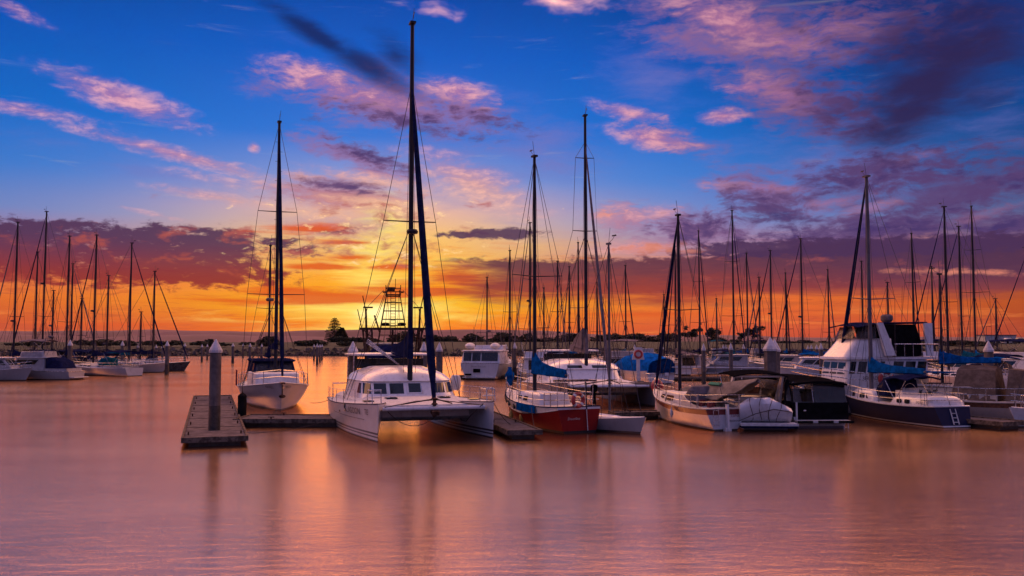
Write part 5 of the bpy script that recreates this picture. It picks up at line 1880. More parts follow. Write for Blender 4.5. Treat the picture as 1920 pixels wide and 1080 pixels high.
# ------------------------------------------------------------------ boats further back
def bg(px, py, ytop=None, frac=0.5):
    """place by the waterline pixel under the mast; returns location and mast-top height"""
    p = on_water(px, py)
    if ytop is None:
        return p, None
    return p, at_depth(px, ytop, p.y).z
SB = [
 # px, waterline y, mast top y, heading, L, hull, cover, furl, hood, radar, spreaders, B, label
 (24, 702, 417, 158, 13, 'h_white', 'ncanvas', 'gcanvas', 'ncanvas', .30, ((.33, 1.1),), 'white sailboat with a radar low on the leftmost mast'),
 (78, 697, 397, 162, 14, 'h_white', 'black', 'ncanvas', 'ncanvas', .52, ((.30, 1.2),), 'left cluster sailboat with the tallest mast and a black boom cover'),
 (64, 690, 473, 20, 10, 'h_white', False, None, None, None, ((.4, .9),), 'small sailboat with a thin bare mast half hidden behind the black-covered one'),
 (123, 700, 443, 148, 12, 'h_grey', 'ncanvas', None, 'ncanvas', None, ((.32, 1.4),), 'round-sterned white sailboat with a light grey transom in the left cluster'),
 (131, 690, 495, 10, 10.5, 'h_grey', False, 'gcanvas', None, None, ((.35, 1.0),), 'grey sailboat whose shorter mast stands just right of a taller one, left cluster'),
 (174, 703, 441, 150, 13, 'h_white', 'ncanvas', 'ncanvas', 'tcanvas', .41, ((.2, 1.2),), 'white sailboat with a sugar-scoop stern in the left cluster'),
 (199, 694, 517, 168, 10, 'h_grey', 'ncanvas', None, 'ncanvas', .2, ((.25, 1.1),), 'short-masted grey sailboat with a wind generator in the left cluster'),
 (241, 699, 456, 22, 11.5, 'h_grey', 'tcanvas', 'ncanvas', 'tcanvas', None, ((.3, 1.1),), 'white sailboat with a teal spray hood and blunt grey stern'),
 (286, 696, 509, 12, 11.5, 'blueh', 'ncanvas', 'ncanvas', None, None, ((.4, .9),), 'dark-hulled sailboat at the right end of the left cluster'),
 (913, 690, 520, 60, 10, 'h_grey', 'ncanvas', None, None, .35, ((.28, 1.1),), 'distant grey sailboat with a short mast above the boxy cruiser'),
 (956, 700, 470, 105, 11, 'h_white', False, None, None, None, ((.45, .9),), 'slim bare-masted white sailboat left of the red hulled one'),
 (994, 706, 418, 116, 12, 'h_white', 'bcanvas', 'gcanvas', 'ncanvas', .45, ((.25, 1.7), (.6, 1.0)), 'white sailboat with a radar and ladder-like rigging behind the red one'),
 (1046, 700, 490, 70, 11, 'h_white', 'ncanvas', 'gcanvas', None, .30, ((.2, 1.3), (.5, .9)), 'sailboat behind the catamaran with a dark box on its mast'),
 (1085, 697, 455, 84, 12, 'h_white', 'gcanvas', 'ncanvas', None, None, ((.45, 1.0),), 'tall sailboat just left of the dome-roofed catamaran mast'),
 (1120, 688, 530, 75, 10, 'h_grey', False, 'gcanvas', None, None, ((.35, 1.0),), 'low-masted sailboat behind the dome-roofed catamaran'),
 (1174, 690, 498, 60, 11, 'h_white', 'tcanvas', 'ncanvas', None, None, ((.4, 1.0),), 'sailboat with a dark furled sail left of the blue tarpaulin'),
 (1246, 684, 552, 100, 10, 'h_grey', False, None, None, None, ((.5, .8),), 'faraway grey sailboat with a thin mast above the blue tarpaulin'),
 (1313, 688, 433, 62, 13, 'h_white', 'ncanvas', 'ncanvas', None, .27, ((.28, 1.4), (.6, .9)), 'sailboat with a dark stay right of the maroon-banded boat mast'),
 (1377, 697, 395, 58, 13, 'h_white', 'tcanvas', 'ncanvas', 'tcanvas', None, ((.3, 1.5), (.66, 1.0)), 'tall sailboat whose mast rises beside the low round tree'),
 (1403, 690, 475, 50, 11, 'h_white', 'bcanvas', 'gcanvas', None, None, ((.33, 1.1),), 'sailboat with a leaning grey furled sail left of the thick double pile'),
 (1448, 690, 470, 128, 11, 'h_white', 'ncanvas', 'ncanvas', None, .42, ((.2, 1.3),), 'sailboat rising directly behind the thick double pile'),
 (1506, 694, 448, 132, 12, 'h_white', 'bcanvas', 'ncanvas', 'bcanvas', .36, ((.3, 1.3), (.65, .8)), 'blue-hooded sailboat between the double pile and the flybridge cruiser'),
 (1556, 690, 506, 55, 10.5, 'h_white', False, 'gcanvas', None, None, ((.3, .9),), 'small sailboat just left of the flybridge cruiser'),
 (1620, 692, 490, 120, 11, 'h_white', 'ncanvas', None, None, None, ((.12, 1.4),), 'sailboat mostly hidden behind the flybridge cruiser canopy'),
 (1716, 700, 438, 57, 12.5, 'h_white', 'gcanvas', 'ncanvas', None, None, ((.3, 1.4), (.62, .9)), 'sailboat with crossed dark stays right of the flybridge cruiser'),
 (1780, 725, 388, 122, 11, 'h_white', 'bcanvas', 'ncanvas', 'ncanvas', None, ((.42, 1.2),), 'white sailboat with a blue stack-pack behind the navy-hulled boat'),
 (1806, 706, 425, 126, 12, 'h_white', 'tcanvas', 'ncanvas', 'tcanvas', None, ((.35, 1.2),), 'teal-covered sailboat, second mast from the blue stack-pack one'),
 (1831, 703, 387, 70, 13, 'h_white', 'bcanvas', None, 'bcanvas', None, ((.45, 1.6), (.72, .9)), 'tall bare-stayed sailboat left of the right-hand pile'),
 (1871, 694, 560, 125, 9.5, 'h_grey', False, 'gcanvas', None, None, ((.5, .7),), 'short-masted grey sailboat in front of the flat-roofed building'),
 (1268, 690, 462, 100, 11, 'h_white', 'gcanvas', 'ncanvas', 'ncanvas', None, ((.3, 1.1),), 'grey-covered sailboat directly behind the maroon-banded boat mast'),
 (1345, 690, 560, 78, 9.5, 'h_grey', 'tcanvas', None, 'tcanvas', None, ((.5, .8),), 'low-masted teal-hooded sailboat between the two thin jetty piles'),
 (1426, 692, 520, 112, 10, 'h_white', 'ncanvas', 'gcanvas', 'ncanvas', None, ((.4, .9),), 'navy-hooded sailboat squeezed in just left of the thick double pile'),
 (1476, 691, 512, 66, 10.5, 'h_grey', 'bcanvas', 'ncanvas', 'bcanvas', None, ((.35, 1.0),), 'grey sailboat with a blue boom cover first to the right of the double pile'),
 (1668, 694, 530, 118, 10.5, 'h_white', 'ncanvas', None, None, None, ((.4, 1.0),), 'sailboat whose mast shows between the flybridge cruiser radar arch legs'),
 (1752, 697, 500, 62, 11, 'h_grey', 'tcanvas', 'ncanvas', 'ncanvas', None, ((.35, 1.1),), 'grey teal-covered sailboat left of the blue stack-pack one'),
 (1020, 694, 540, 74, 10, 'h_grey', 'ncanvas', None, 'ncanvas', None, ((.45, .9),), 'low-masted grey sailboat right behind the red one, near its main mast'),
 (1068, 692, 500, 104, 10.5, 'h_white', 'bcanvas', 'gcanvas', None, None, ((.4, .9),), 'blue-covered sailboat behind the peaked grey sail stack'),
 (150, 694, 560, 158, 9.5, 'h_grey', 'ncanvas', None, 'ncanvas', None, ((.4, .9),), 'short-masted grey sailboat in the middle of the left cluster'),
 (262, 695, 585, 166, 9, 'h_grey', 'ncanvas', None, 'ncanvas', None, ((.5, .8),), 'very short-masted sailboat between the two right masts of the left cluster'),
 (96, 694, 545, 164, 9.5, 'h_grey', 'black', None, 'ncanvas', .5, ((.4, .9),), 'short-masted grey sailboat with a mid-mast radar behind the left cruiser'),
 (1934, 712, 470, 122, 12, 'h_white', 'ncanvas', 'ncanvas', None, None, ((.4, 1.2),), 'white sailboat cut by the right edge with its stay leaning in'),
]
for i, (px, py, yt, hd_, L, hm, cov, fl, hood, rad, sp, lb) in enumerate(SB):
    p, zt = bg(px, py, yt)
    rz = R(hd_)
    near = p.y < 90
    xm = .08
    # the mast, not the middle of the boat, stands at the measured spot
    loc = Vector((p.x - math.cos(rz) * L * xm, p.y - math.sin(rz) * L * xm, 0))
    k = p.y / 60.0
    group = 'sailboats of the left cluster' if px < 400 else 'sailboats of the crowded rear berths'
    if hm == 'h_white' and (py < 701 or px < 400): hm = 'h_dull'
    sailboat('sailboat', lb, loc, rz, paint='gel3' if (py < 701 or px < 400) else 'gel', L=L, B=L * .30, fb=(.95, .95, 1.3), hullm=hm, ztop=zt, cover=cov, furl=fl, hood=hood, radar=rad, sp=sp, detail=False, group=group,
             wr=.011 * max(1.3, k), fr=.055 * max(1, k * .8), r=.085 + .022 * k, windgen=(px == 199), bimini='ncanvas' if i in (0, 1, 3, 5, 7, 11, 14, 18, 22, 25) else None)

CR = [
 # px, water y, heading, L, hull, kwargs, label
 (-8, 713, 350, 8.5, dict(hullm='h_grey', fly=False, top=None), 'white motorboat cut by the left edge'),
 (66, 711, 172, 9.5, dict(hullm='h_grey', fly=True, top='gcanvas', radar=True, enclosed='ncanvas', rods=True), 'white fishing cruiser with a hardtop and dark cockpit cover at far left'),
 (1000, 712, 97, 10, dict(fly=True, top='black', rods=True, hullm='h_grey'), 'cruiser with a black-topped flybridge glowing orange through its sides'),
 (1040, 700, 80, 11, dict(fly=True, top=None), 'white cruiser half hidden between the red sailboat and the grey sail stack'),
 (1168, 708, 150, 11, dict(fly=True, top='gcanvas', enclosed='ncanvas', rods=True), 'cruiser with an open framed flybridge left of the blue tarpaulin'),
 (1302, 702, 60, 10, dict(fly=False, top='gcanvas', rods=True), 'white fishing boat with a grey hardtop right of the blue tarpaulin'),
 (1345, 688, 90, 10, dict(fly=True, top='tcanvas', hullm='h_grey'), 'white cruiser between two thin capped piles'),
 (1418, 688, 100, 11, dict(fly=True, top='ncanvas', radar=True), 'white flybridge cruiser just left of the thick double pile'),
 (1370, 700, 185, 9.5, dict(fly=False, top=None, hullm='h_white'), 'long low white motorboat moored broadside along the rear jetty'),
 (1480, 702, 140, 9, dict(fly=False, top='bcanvas'), 'white boat with a curved bow rail right of the double pile'),
 (1532, 712, 170, 8.5, dict(fly=False, top=None), 'white boat with a tall bow in front of the flybridge cruiser'),
 (1745, 712, 70, 11, dict(fly=True, top='ncanvas'), 'white flybridge cruiser right of the arch-topped one'),
 (1815, 720, 110, 10, dict(fly=False, top='bcanvas', enclosed='brown'), 'boat with a blue top and brown side curtains left of the right-hand pile'),
 (1898, 716, 120, 12, dict(fly=True, top='ncanvas'), 'white flybridge cruiser right of the right-hand pile'),
 (1700, 696, 90, 11, dict(fly=True, top=None), 'small white cruiser behind the navy-hulled boat'),
 (1205, 690, 95, 11, dict(fly=True, top=None, hullm='h_grey'), 'grey cruiser far behind the blue tarpaulin'),
]
for (px, py, hd_, L, kw, lb) in CR:
    p = on_water(px, py)
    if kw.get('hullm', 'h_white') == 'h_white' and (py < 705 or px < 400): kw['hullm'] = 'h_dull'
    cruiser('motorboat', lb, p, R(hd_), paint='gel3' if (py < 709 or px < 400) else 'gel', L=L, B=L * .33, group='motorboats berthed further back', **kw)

# ------------------------------------------------------------------ work boat under the bright blue tarpaulin
p = on_water(1240, 720)
t = thing('covered_boat', 'white boat under a bulging bright blue tarpaulin', 'boat', from_stern(p, R(112), 9), R(112))
h = Hull(9, 3.6, 1.25, 1.2, 1.6, tw=.9, draft=.4, over=.9)
h.hull(M['h_white'], t)
h.deck(M['deck'], t)
b = MB()
rings = []
for i in range(11):
    f = i / 10
    x = -4.6 + 6.6 * f
    hh = 1.75 * (math.sin(PI * (.18 + .70 * f)) ** .5)
    ring = []
    for j in range(13):
        a = PI * j / 12
        ring.append((x - .25 * math.sin(a) * (1 - 2 * f), 1.85 * math.cos(a) * (.92 + .08 * math.sin(a)) * (.86 + .14 * math.sin(PI * f)), 1.12 + .07 * math.sin(i * 2.1 + j) + hh * (math.sin(a) ** .7)))
    for j in range(12, -1, -1):
        a = PI * j / 12
        ring.append((x, 1.7 * math.cos(a) * .9, 1.0 + hh * .9 * (math.sin(a) ** .7)))
    rings.append(ring)
b.loft(rings)
b.build('tarpaulin', M['bcanvas2'], t)
b = MB(); b.tube([(-4.7, .3, 1.1), (-4.62, .35, 2.3)], .03, 5); b.box((-4.62, -.5, .9), (.1, .4, .3)); b.build('stern_pole', M['gel'], t)
ch = House([(1.3, 1.0, 3.2, 1.2, .8), (1.9, 1.0, 2.8, 1.1, .7)], r=.2, crown=.05); ch.mesh('cuddy', M['gel'], t); windows(ch, t, [(-.6, .6, 1.5, 1.8), (1.2, 2.0, 1.5, 1.8), (-2, -1.2, 1.5, 1.8)])

# ------------------------------------------------------------------ wooden boat with brown tents at the right
def tented():
    p = on_water(1850, 790)
    L, rz = 9.0, R(140)
    t = thing('wooden_boat', 'old wooden boat with a brown canvas tent over its deck at the far right', 'boat', from_stern(on_water(1955, 790), R(140), L), R(140))
    h = Hull(L, 3.2, 1.0, .95, 1.4, tw=.8, draft=.4, over=.7)
    h.hull([M['h_grey'], M['wood']], t, stripe=.80)
    h.deck(M['timber'], t)
    h.rail(M['cream'], t, r=.05)
    s = House([(.95, -1.5, 3.2, 1.15, .9), (1.55, -1.5, 3.0, 1.1, .85), (1.65, -1.7, 3.2, 1.2, .95)], r=.15, crown=.05)
    s.mesh('cabin', M['cream'], t)
    windows(s, t, [(.95 + k * .75, 1.5 + k * .75, 1.15, 1.45) for k in range(4)])
    b = MB()
    b.loft([[(-2.7, -1.42, .98), (-2.7, 1.42, .98), (-2.6, .75, 2.5), (-2.55, 0, 2.7), (-2.6, -.75, 2.5)],
            [(-1.7, -1.48, .98), (-1.7, 1.48, .98), (-1.7, .72, 2.55), (-1.7, 0, 2.78), (-1.7, -.72, 2.55)],
            [(-.6, -1.48, .98), (-.6, 1.48, .98), (-.8, .72, 2.5), (-.85, 0, 2.75), (-.8, -.72, 2.5)]])
    b.build('canvas_tent', M['brown'], t, smooth=False)
    b = MB()
    b.loft([[(-4.4, -1.15, .98), (-4.4, 1.15, .98), (-4.2, .7, 2.5), (-4.2, -.7, 2.5)], [(-3.1, -1.3, .98), (-3.1, 1.3, .98), (-3.2, .7, 2.6), (-3.2, -.7, 2.6)]])
    b.build('deck_tent', M['brown'], t, smooth=False)
    b = MB()
    b.box((.9, 0, 2.35), (2.6, 1.9, .05))
    b.build('awning', M['bcanvas'], t)
    rig(t, .1, 1.6, 7.6, r=.07, sp=((.5, .8),), chain=(1.4, 1.0, 0), wr=.012, boom=(2.9, 2.9, .1), cover=M['bcanvas'])
    b = MB()
    for k in range(7):
        b.box((-2.6 + k * .55, 1.25, 1.12 + .05 * (k % 2)), (.3, .25, .28), rz=.4 * k)
    each(b, 'deck_crate', M['cream'], t)
    h.stanchions(t, -4.8, 4.0, 8, h=.7, r=.02)
    return t
tented()
t, h, zd = sailboat('sailboat', 'small white sailboat bow cut by the right edge beside the low jetty', from_bow(on_water(1893, 802), R(190), 7), R(190), L=7, B=2.3, fb=(.7, .7, .95), hullm='h_white',
         ztop=8, cover='brown', furl=None, hood='brown', sp=((.5, .7),), detail=False, group='sailing boats seen stern-on in the front row')

# ------------------------------------------------------------------ pontoons
def pontoon(label, a, b_, w, z=.42, tilt=0, group='floating pontoons', fingers=True):
    """floating pontoon from a to b (world x, y): concrete float, timber wale, deck joints, cleats"""
    a, b_ = Vector(a), Vector(b_)
    d = b_ - a
    L = d.length
    rz = math.atan2(d.y, d.x)
    c = (a + b_) / 2
    t = thing('pontoon', label, 'pontoon', (c.x, c.y, 0), rz, group)
    MB().box((0, 0, z - .14), (L, w, .12)).build('deck_slab', M['concrete'], t)
    b = MB()
    n = max(1, round(L / 4.5))
    for i in range(n):
        b.box((-L / 2 + (i + .5) * L / n, 0, .02), (L / n - .5, w - .36, .50))
    b.build('float', M['wet'], t)
    b = MB()
    for sd in (-1, 1):
        b.box((0, sd * (w / 2 + .045), z - .13), (L + .16, .09, .20))
    for sd in (-1, 1):
        b.box((sd * (L / 2 + .05), 0, z - .13), (.09, w, .20))
    b.build('timber_wale', M['timber'], t)
    b = MB()
    for i in range(1, n):
        b.box((-L / 2 + i * L / n, 0, z - .075), (.05, w - .02, .012))
    if n > 1: b.build('deck_joint', M['black'], t)
    for i in range(n):
        for sd in (-1, 1):
            b = MB()
            x = -L / 2 + (i + .3) * L / n
            b.box((x, sd * (w / 2 - .14), z - .02), (.06, .06, .10))
            b.tube([(x - .15, sd * (w / 2 - .14), z + .04), (x + .15, sd * (w / 2 - .14), z + .04)], .022, 5)
            b.build('cleat', M['rust'], t)
    return t
pa, pb = on_water(403, 838), on_water(404, 752)
pontoon('nearest pontoon at left with the tall capped pile rising through it', (pa.x, pa.y), (pb.x - .2, pb.y), 2.25)
# its tie brackets at the sides
qa, qb = on_water(456, 796), on_water(612, 796)
pontoon('short pontoon walkway between the left pontoon and the big catamaran', (qa.x, qa.y), (qb.x + 1.5, qb.y), 2.6)
a, c = on_water(930, 806), on_water(1000, 824)
pontoon('tapered end of the pontoon between the catamaran and the red sailboat', (a.x - 1.2, a.y + 7), (c.x - .35, c.y), 1.3)
a, c = on_water(1812, 802), on_water(1902, 806)
pontoon('low pontoon end right of the navy-hulled sailboat', (a.x - 1.0, a.y + 4.5), (c.x, c.y), 1.6)
a, c = on_water(1150, 786), on_water(1238, 784)
pontoon('short pontoon by the right bow of the dome-roofed catamaran', (a.x, a.y), (c.x, c.y), 1.0)
a, c = on_water(1305, 714), on_water(1430, 713)
pontoon('rear jetty seen through the gap behind the maroon-banded sailboat', (a.x - 14, a.y), (c.x + 20, c.y), 2.2)
a, c = on_water(925, 711), on_water(1060, 709)
pontoon('rear walkway running right from the boxy cruiser', (a.x - 4, a.y + .5), (c.x, c.y), 1.8)
a, c = on_water(-30, 700), on_water(240, 690)
pontoon('walkway behind the boats of the left cluster', (a.x, a.y + 14), (c.x, c.y + 6), 2.0)

# handrail frame on the rear jetty
q = at_depth(1355, 690, 84)
t = thing('gangway_rail', 'white metal handrail on the rear jetty', 'railing', (q.x, q.y, .42), R(1))
b = MB()
b.tube([(-5.5, 0, 1.15), (5.5, 0, 1.05)], .07, 6)
b.tube([(-5.5, 0, .6), (5.5, 0, .55)], .035, 6)
b.build('top_rail', M['gel2'], t)
for x in (-5.4, -1.8, 1.8, 5.4):
    MB().tube([(x, 0, 0), (x, 0, 1.1)], .05, 6).build('rail_post', M['gel2'], t)

# lifebuoy stand by the blue tarpaulin
q = at_depth(1197, 722, 66)
t = thing('lifebuoy_stand', 'white post with a red lifebuoy left of the blue tarpaulin', 'lifebuoy stand', (q.x, q.y, .7), R(-90))
MB().box((0, 0, 1.05), (.12, .24, 2.1)).build('post', M['gel'], t)
b = MB(); b.plate([(0.02, -.45, 1.95), (0.02, .45, 1.95), (0.02, .28, 2.85), (0.02, -.28, 2.85)], .06); b.build('backboard', M['gel'], t)
b = MB(); b.torus((.14, 0, 2.35), .26, .08, 'x', 20, 6); b.build('lifebuoy_ring', M['ring'], t)

# ------------------------------------------------------------------ piles with white pyramid caps
def pile_mesh(r, ztop, zb=-2.0, cap=.52):
    return r, ztop
_pile_cache = {}
def pile(px, ytop, Y, label, r=.23, cap=.52, square=False, zwet=.9, group='white-capped mooring piles', nocap=False):
    q = at_depth(px, ytop, Y)
    zt = q.z
    t = thing('mooring_pile', label, 'pile', (q.x, Y, 0), 0, group)
    n = 8 if square else 14
    b = MB()
    b.lathe([(r, zwet), (r, zt - cap)], (0, 0, 0), n)
    b.build('shaft', M['concrete'], t, ang=30)
    b = MB()
    b.lathe([(r * 1.015, -1.5), (r * 1.03, zwet * .6), (r * 1.01, zwet)], (0, 0, 0), n)
    b.build('wet_foot', M['wet'], t, ang=30)
    if not nocap:
        b = MB()
        b.lathe([(r * 1.14, zt - cap - .10), (r * 1.16, zt - cap), (.025, zt)], (0, 0, 0), n)
        b.build('cap', M['cap'], t, ang=20)
    return t
pile(405, 636, on_water(405, 822).y, 'tall thick pile at left rising through the nearest pontoon', r=.235, cap=.46, zwet=1.35)
pile(662, 640, 47.5, 'capped pile standing left of the big catamaran cabin', r=.245, cap=.5)
pile(795, 641, 58, 'capped pile seen just left of the furled headsail of the big catamaran', r=.235)
pile(824, 642, 60, 'capped pile seen just right of the furled headsail of the big catamaran', r=.225)
pile(1444, 632, 37 * 1.25, 'thick eight-sided pile, front one of the pair left of the flybridge cruiser', r=.34, cap=.62, square=True)
pile(1452, 636, 50, 'thick pile half hidden behind its twin left of the flybridge cruiser', r=.30, cap=.6, square=True)
pile(1853, 639, 52, 'thick capped pile near the right edge', r=.25, cap=.55)
pile(1139, 640, 70, 'brown capless pile behind the dome-roofed catamaran', r=.30, nocap=True)
PL = [(1319, 644, 82, .19, 'thin capped pile left of the rear jetty opening'), (1370, 643, 84, .19, 'thin capped pile rising from the middle of the rear jetty'), (1394, 645, 120, .2, 'thin distant capped pile right of the tall sailboat mast'),
      (1356, 646, 135, .2, 'left one of two tiny capped piles behind the rear jetty'), (1361, 646, 135, .2, 'right one of two tiny capped piles behind the rear jetty'), (1539, 643, 90, .2, 'rightmost capped pile left of the flybridge cruiser'),
      (1531, 646, 120, .2, 'second capped pile from the flybridge cruiser'), (1521, 646, 130, .2, 'third capped pile from the flybridge cruiser'), (1515, 647, 140, .2, 'fourth capped pile from the flybridge cruiser'),
      (965, 642, 95, .22, 'larger capped pile above the blue headsail bag'), (949, 645, 120, .2, 'small capped pile left of the larger one above the blue headsail bag'), (942, 645, 125, .2, 'leftmost small capped pile right of the boxy cruiser'),
      (132, 637, 98, .24, 'capped pile beside the round-sterned boat in the left cluster'), (230, 639, 118, .22, 'capped pile between the two right masts of the left cluster'), (314, 639, on_water(314, 702).y, .24, 'dark capped pile in front of the dark-hulled sailboat'),
      (259, 645, 160, .2, 'tiny capped pile left of the dark-hulled sailboat mast'), (293, 646, 165, .2, 'tiny capped pile right of the dark-hulled sailboat mast'), (305, 646, 160, .2, 'tiny capped pile just left of the dark capped one'),
      (347, 643, 165, .22, 'first capped pile in open water from the left cluster'), (379, 645, on_water(379, 679).y, .2, 'second capped pile in open water from the left cluster'), (389, 645, on_water(389, 675).y, .2, 'third capped pile in open water from the left cluster'),
      (437, 643, on_water(437, 681).y, .25, 'widest distant capped pile right of the tall near pile'), (456, 644, on_water(456, 671).y, .21, 'distant capped pile between the widest one and the ketch'), (469, 643, on_water(469, 685).y, .22, 'distant capped pile just left of the ketch masts'),
      (491, 644, on_water(491, 679).y, .21, 'distant capped pile nearest the ketch mizzen mast'), (589, 645, on_water(589, 676).y, .2, 'leftmost pile of the cluster of four'), (595, 644, on_water(595, 684).y, .22, 'nearest pile of the cluster of four'),
      (600, 645, on_water(600, 679).y, .2, 'third pile from the left in the cluster of four'), (604, 645, on_water(604, 675).y, .2, 'rightmost pile of the cluster of four'), (1241, 645, 110, .2, 'capped pile above the blue tarpaulin'),
      (1190, 646, 128, .2, 'capped pile left of the blue tarpaulin cruiser flybridge')]
for (px, yt, Y, r, lb) in PL:
    pile(px, yt, Y, lb, r=r, cap=.55, zwet=1.2)

# ------------------------------------------------------------------ mooring lines
def line(label, a, b_, sag, r=.014):
    o = MB().tube(catenary(a, b_, sag), r, 5).build('mooring_line', M['rope'], None)
    tag(o, label, 'rope', 'mooring lines')
bowL = cat_t.matrix_basis @ Vector((5.3, -hy, 1.45))
midL = cat_t.matrix_basis @ Vector((-3.5, -hy - .7, 1.2))
line('slack line from the near pontoon low over the water to the big catamaran', on_water(458, 812, .35), at_depth(612, 790, 38.0), .12)
line('taut line from the ketch rail to the stern of the big catamaran', at_depth(582, 755, 52), midL, .1)
line('line from the short walkway up to the ketch bow', at_depth(456, 790, 43), at_depth(520, 768, 46), .2)
line('line looping under the beam of the big catamaran', cat_t.matrix_basis @ Vector((4.6, -hy + .6, 1.1)), cat_t.matrix_basis @ Vector((4.8, .3, 1.0)), .55)
line('dark line from the big catamaran bow to the tapered pontoon', cat_t.matrix_basis @ Vector((5.4, hy + .1, 1.5)), at_depth(958, 796, 39.5), .15)
line('orange-brown line from the tapered pontoon up to the red sailboat side', at_depth(1002, 802, 38.2), rt.matrix_basis @ Vector((-1.6, 1.3, 1.1)), .08)

# ------------------------------------------------------------------ far shore
def shore():
    rs = random.Random(3)
    b = MB()
    xs = [-420 + i * 6 for i in range(141)]
    prof = [(0, -.6), (3, .25), (7, 1.6), (9, 2.05), (22, 2.5), (34, 3.45), (60, 3.7), (200, 3.6), (900, 3.0)]
    rows = []
    for x in xs:
        Y0 = 238 - max(0, (x - 10)) * .10 + 1.5 * math.sin(x * .05)
        rows.append([(x, Y0 + d, z + (rs.uniform(-.12, .12) if 0 < d < 100 else 0) + (.25 * math.sin(x * .013 + 1) if d > 20 else 0)) for d, z in prof])
    b.loft(rows, False, False, closed=False)
    m, g = new_mat('shore_grass')
    co = g.n('ShaderNodeTexCoord').outputs['Object']
    n1 = g.noise(g.mapping(co, scale=(.4, .15, 1)), 1.2, 6, .65)
    n2 = g.noise(co, 2.0, 4, .6)
    p = g.n('ShaderNodeBsdfPrincipled')
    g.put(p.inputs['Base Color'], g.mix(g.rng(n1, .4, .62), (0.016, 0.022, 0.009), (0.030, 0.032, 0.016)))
    p.inputs['Roughness'].default_value = .95
    bp = g.n('ShaderNodeBump'); bp.inputs['Distance'].default_value = .3; g.put(bp.inputs['Height'], n2); g.put(p.inputs['Normal'], bp.outputs[0])
    g.put(g.n('ShaderNodeOutputMaterial').inputs[0], p.outputs[0])
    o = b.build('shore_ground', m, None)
    tag(o, 'grassy embankment along the far side of the harbour', 'ground', kind='structure')
    # riprap
    b = MB()
    for i in range(2600):
        x = rs.uniform(-330, 330)
        Y0 = 238 - max(0, (x - 10)) * .10 + 1.5 * math.sin(x * .05)
        u = rs.random()
        r = rs.uniform(.28, .75)
        c = Vector((x, Y0 + 1.0 + u * 6.5, .0 + u * 1.75))
        m3 = Matrix.Rotation(rs.uniform(0, 6), 3, 'Z') @ Matrix.Rotation(rs.uniform(0, 6), 3, 'X')
        vs = []
        for a in (-1, 1):
            for bb in (-1, 1):
                for e in (-1, 1):
                    vs.append(c + m3 @ Vector((a * r * rs.uniform(.6, 1), bb * r * rs.uniform(.5, .9), e * r * rs.uniform(.4, .8))))
        b.add(vs, [(0, 1, 3, 2), (4, 6, 7, 5), (0, 4, 5, 1), (2, 3, 7, 6), (0, 2, 6, 4), (1, 5, 7, 3)])
    o = b.build('rock_revetment', mat('revetment_rock', (0.07, 0.058, 0.055), .9, var=.4, scale=.6, bump=.6, bscale=4), None, smooth=False)
    tag(o, 'dark rubble revetment at the foot of the far embankment', 'rocks', kind='stuff')
shore()

def hills():
    for (Y, amp, base, seed, nm, lb) in ((3200, 20, 30, 2, 'hills', 'low purple hills along the horizon'), (5200, 26, 62, 9, 'hills', 'paler ridge of hills behind the first')):
        rs = random.Random(seed)
        ph = [rs.uniform(0, 6) for _ in range(8)]
        b = MB()
        rows = []
        for i in range(181):
            x = -Y * 1.1 + i * (Y * 2.2 / 180)
            f = x / Y
            z = base + amp * (.5 * math.sin(f * 5 + ph[0]) + .3 * math.sin(f * 13 + ph[1]) + .15 * math.sin(f * 29 + ph[2]) + .08 * math.sin(f * 67 + ph[3]))
            z *= 1.0 if f < 0 else max(.55, 1 - f * 1.2)
            rows.append([(x, Y, -5), (x, Y + 150, z * .8), (x, Y + 260, z), (x, Y + 700, -5)])
        b.loft(rows, False, False, closed=False)
        o = b.build(nm, mat('hillside_%d' % seed, (0.13, 0.060, 0.070), 1, var=.2, scale=.004), None)
        tag(o, lb, 'hills', kind='structure')
hills()

# ------------------------------------------------------------------ trees on the shore
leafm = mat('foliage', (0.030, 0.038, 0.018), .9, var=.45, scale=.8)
barkm = mat('bark', (0.06, 0.045, 0.035), .9, var=.3, scale=3)
def leaf_mesh(name, blobs, n, size, seed, parent):
    rs = random.Random(seed)
    b = MB()
    tot = sum(r[0] * r[1] * r[2] for _, r in blobs)
    for (c, r) in blobs:
        k = int(n * r[0] * r[1] * r[2] / tot)
        for _ in range(k):
            while True:
                p = Vector((rs.uniform(-1, 1), rs.uniform(-1, 1), rs.uniform(-1, 1)))
                if .25 < p.length < 1: break
            p = Vector((c[0] + p.x * r[0], c[1] + p.y * r[1], c[2] + p.z * r[2]))
            m3 = Matrix.Rotation(rs.uniform(0, 6.3), 3, 'Z') @ Matrix.Rotation(rs.uniform(0, 6.3), 3, 'X')
            s = size * rs.uniform(.5, 1.3)
            b.add([p + m3 @ Vector(q) * s for q in ((-1, -.5, 0), (1, -.4, .2), (.9, .6, 0), (-.7, .5, .3))], [(0, 1, 2, 3)])
    return b.build(name, leafm, parent, smooth=False)
